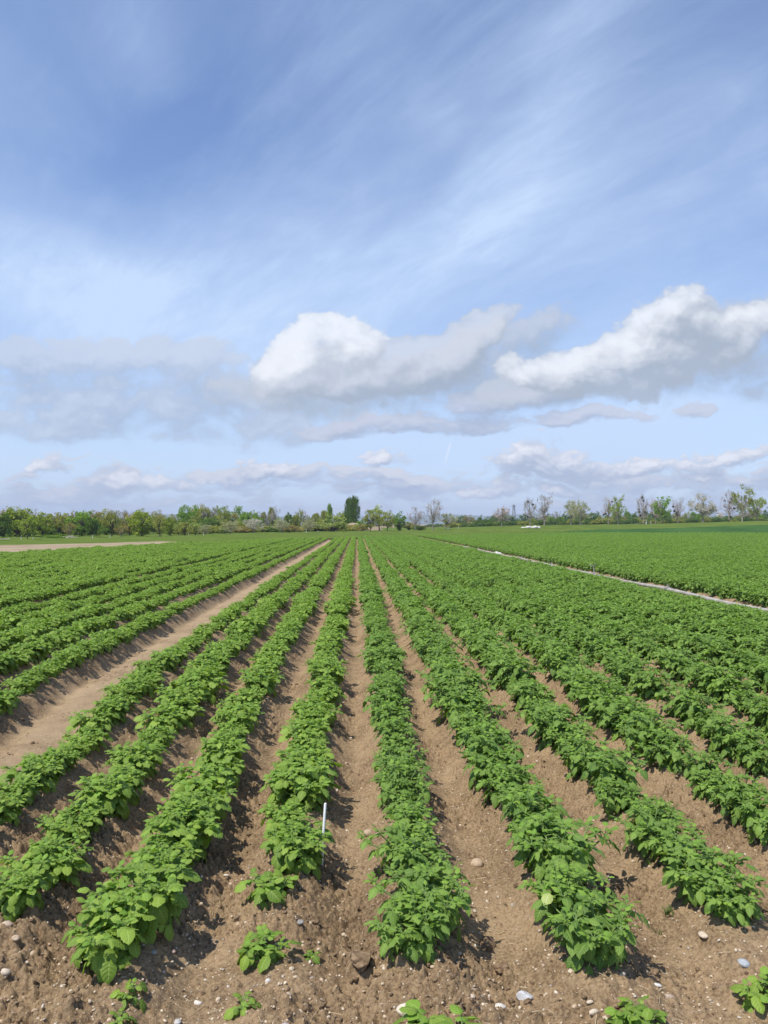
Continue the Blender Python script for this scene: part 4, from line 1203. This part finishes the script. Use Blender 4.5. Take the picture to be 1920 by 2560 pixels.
rw = np.random.default_rng(12)
spec = []
topline = lambda p: np.interp(p, [-60, 0, 60, 130, 200, 300, 420, 480, 540, 620, 660, 760, 860], [1274, 1274, 1268, 1276, 1278, 1272, 1280, 1270, 1268, 1276, 1282, 1284, 1286])
for p in np.arange(-60, 640, 17):
    kd, mt = [('bare', 'twig'), ('sparse', 'crown_olive'), ('round', 'crown_olive'), ('dense', 'crown_green'), ('sparse', 'crown_brown'), ('round', 'crown_brown')][rw.integers(0, 6)]
    spec.append((p + rw.uniform(-6, 6), rw.uniform(40, 75), topline(p) + rw.uniform(-5, 10), rw.uniform(34, 52), kd, mt, int(rw.integers(1, 5))))
for p in np.arange(-60, 640, 22):
    kd, mt = [('dense', 'crown_dark'), ('dense', 'crown_olive'), ('shrub', 'crown_dark')][rw.integers(0, 3)]
    spec.append((p + rw.uniform(-8, 8), rw.uniform(22, 36), topline(p) + rw.uniform(20, 36), rw.uniform(40, 60), kd, mt, int(rw.integers(1, 4))))
wood('woodland', 'mixed half-leafed wood filling the background at left', 'woodland', spec)
spec = []
for p in np.arange(450, 905, 13):
    spec.append((p, rw.uniform(10, 22), np.interp(p, [450, 560, 660, 800, 905], [1318, 1316, 1316, 1312, 1316]) + rw.uniform(-5, 6), rw.uniform(34, 50), 'shrub', ['crown_dark', 'crown_olive', 'crown_brown', 'crown_olive'][rw.integers(0, 4)], int(rw.integers(1, 4))))
wood('thicket', 'low dark thicket behind the blossom trees left of centre', 'thicket', spec)
spec = []
for p in np.arange(630, 870, 10):
    kd, mt = [('sparse', 'crown_lime'), ('poplar', 'crown_olive'), ('sparse', 'crown_olive'), ('bare', 'twig')][rw.integers(0, 4)]
    spec.append((p, rw.uniform(60, 110), topline(p) + rw.uniform(-9, 12) - (14 if abs(p - 682) < 12 else 0), rw.uniform(18, 30), kd, mt, int(rw.integers(1, 4))))
wood('young_grove', 'light green young trees in a line left of the poplars', 'grove', spec)
spec = []
for p in np.arange(1125, 2000, 8.5):
    kd, mt = [('sparse', 'crown_olive'), ('round', 'crown_dark'), ('bare', 'twig'), ('poplar', 'crown_green'), ('sparse', 'crown_brown'), ('shrub', 'crown_dark')][rw.integers(0, 6)]
    tp = np.interp(p, [1125, 1150, 1205, 1280, 1400, 1700, 2000], [1304, 1296, 1288, 1292, 1284, 1284, 1276]) + rw.uniform(-8, 12)
    spec.append((p, rw.uniform(90, 150), tp, rw.uniform(14, 30), kd, mt, int(rw.integers(1, 4))))
for p in np.arange(1130, 2000, 9):
    spec.append((p, rw.uniform(60, 85), np.interp(p, [1130, 1300, 2000], [1309, 1301, 1291]) + rw.uniform(-4, 5), rw.uniform(22, 36), 'shrub', ['crown_dark', 'crown_dark', 'crown_olive'][rw.integers(0, 3)], int(rw.integers(1, 4))))
for p in np.arange(1060, 1135, 9):
    spec.append((p, rw.uniform(150, 220), 1312 + rw.uniform(-4, 3), rw.uniform(14, 24), 'shrub', 'crown_dark', 2))
wood('far_tree_line', 'far low line of trees and scrub behind the roadside trees at right', 'tree line', spec)

# earth mound by the poplars
x, y, z = base_at(888, float(road_d(UPX(888))) + 26)
a, b = np.meshgrid(np.linspace(-1, 1, 46), np.linspace(-1, 1, 30), indexing='xy')
mz = np.clip(1 - np.hypot(a, b) ** 2, 0, 1) ** .8 * (2.0 + .5 * (fbm(a * 2, b * 2, 3, 9) - .5) * 2)
i = (np.arange(29)[:, None] * 46 + np.arange(45)[None, :]).ravel()
tag(obj('earth_mound', mesh_np('earth_mound', np.stack([a * 7 + x, b * 6 + y, mz + z - .1], -1).reshape(-1, 3), np.stack([i, i + 1, i + 47, i + 46], -1), M['bare'])), 'bare tan earth mound half overgrown below the poplars', 'mound', None, 'structure')
T('shrub', 884, 19, 1309, 30, 'shrub', 'crown_olive', 64, 'olive scrub on the crest of the earth mound', 'bush')
T('shrub', 908, 14, 1297, 30, 'shrub', 'crown_green', 61, 'green bush growing on the right shoulder of the earth mound', 'bush')
T('shrub', 872, 15, 1313, 26, 'shrub', 'crown_brown', 62, 'brown scrub at the left foot of the earth mound', 'bush')
T('shrub', 903, 10, 1312, 34, 'shrub', 'crown_brown', 63, 'brown scrub at the right foot of the earth mound', 'bush')

# lattice mast
x, y, z = base_at(1287, 330.0); z = 0
hm = H - (1261 - HY) * 330 / FPX - z
t = thing('lattice_mast', 'slim grey lattice mast with a platform on top', 'mast', (x, y, z))
G = Geo()
w0, w1 = .95, .35
cor = lambda f, q: np.array([(w0 + (w1 - w0) * f) * (1 if q in (0, 1) else -1), (w0 + (w1 - w0) * f) * (1 if q in (0, 3) else -1), hm * .93 * f])
for q in range(4):
    g = Geo(); g.tube([cor(0, q), cor(1, q)], .07, 5); obj('leg', g.mesh('leg', M['steel']), t)
for s in range(8):
    for q in range(4):
        G.tube([cor(s / 8, q), cor((s + 1) / 8, (q + 1) % 4)], .05, 4, False); G.tube([cor((s + 1) / 8, q), cor((s + 1) / 8, (q + 1) % 4)], .05, 4, False)
obj('bracing', G.mesh('bracing', M['steel']), t)
G = Geo(); G.box((0, 0, hm * .94), (1.9, 1.9, .12)); G.box((0, 0, hm * .975), (1.1, 1.1, .5), .6); obj('platform', G.mesh('platform', M['steel'], False), t)

# pale buildings beyond the right-hand trees
def building(px, dist, top, wpx, lab):
    x = UPX(px) * dist; z = 0; h = H - (top - HY) * dist / FPX; w = wpx * dist / FPX
    t = thing('building', lab, 'building', (x, dist, z), .25)
    G = Geo(); G.box((0, 0, h * .44), (w, w * .7, h * .88)); obj('wall', G.mesh('wall', M['wallw'], False), t)
    G = Geo(); hw, hd = w * .53, w * .38
    V = np.array([[-hw, -hd, h * .885], [hw, -hd, h * .885], [hw, hd, h * .885], [-hw, hd, h * .885], [-hw, 0, h], [hw, 0, h]])
    G.add(V, [[0, 1, 5, 4], [2, 3, 4, 5], [3, 2, 1, 0]]); G.add(V, [[0, 4, 3], [1, 2, 5]]); obj('roof', G.mesh('roof', M['roof'], False), t)
    for q in (-.25, .2):
        G = Geo(); G.box((q * w, -w * .352, h * .55), (w * .18, .1, h * .16)); obj('window', G.mesh('window', M['steel'], False), t)
building(1815, 420, 1280, 14, 'white building showing between the trees left of the tallest one')
building(1883, 430, 1281, 12, 'white building showing right of the tallest tree trunk')

# ------------------------------------------------------------------ the air between here and the hills
G = Geo(); G.box((0, 3500, 72), (12400, 7400, 152))
hm_ = bpy.data.materials.new('haze'); hm_.use_nodes = True; ht = hm_.node_tree; ht.nodes.clear()
ho = ht.nodes.new('ShaderNodeOutputMaterial'); hv = ht.nodes.new('ShaderNodeVolumePrincipled')
hv.inputs['Color'].default_value = (.72, .82, 1.0, 1); hv.inputs['Density'].default_value = 2.2e-4; hv.inputs['Anisotropy'].default_value = 0.0
ht.links.new(hv.outputs[0], ho.inputs['Volume'])
tag(obj('haze', G.mesh('haze', hm_, False)), 'thin blue haze over the plain', 'haze', None, 'stuff')
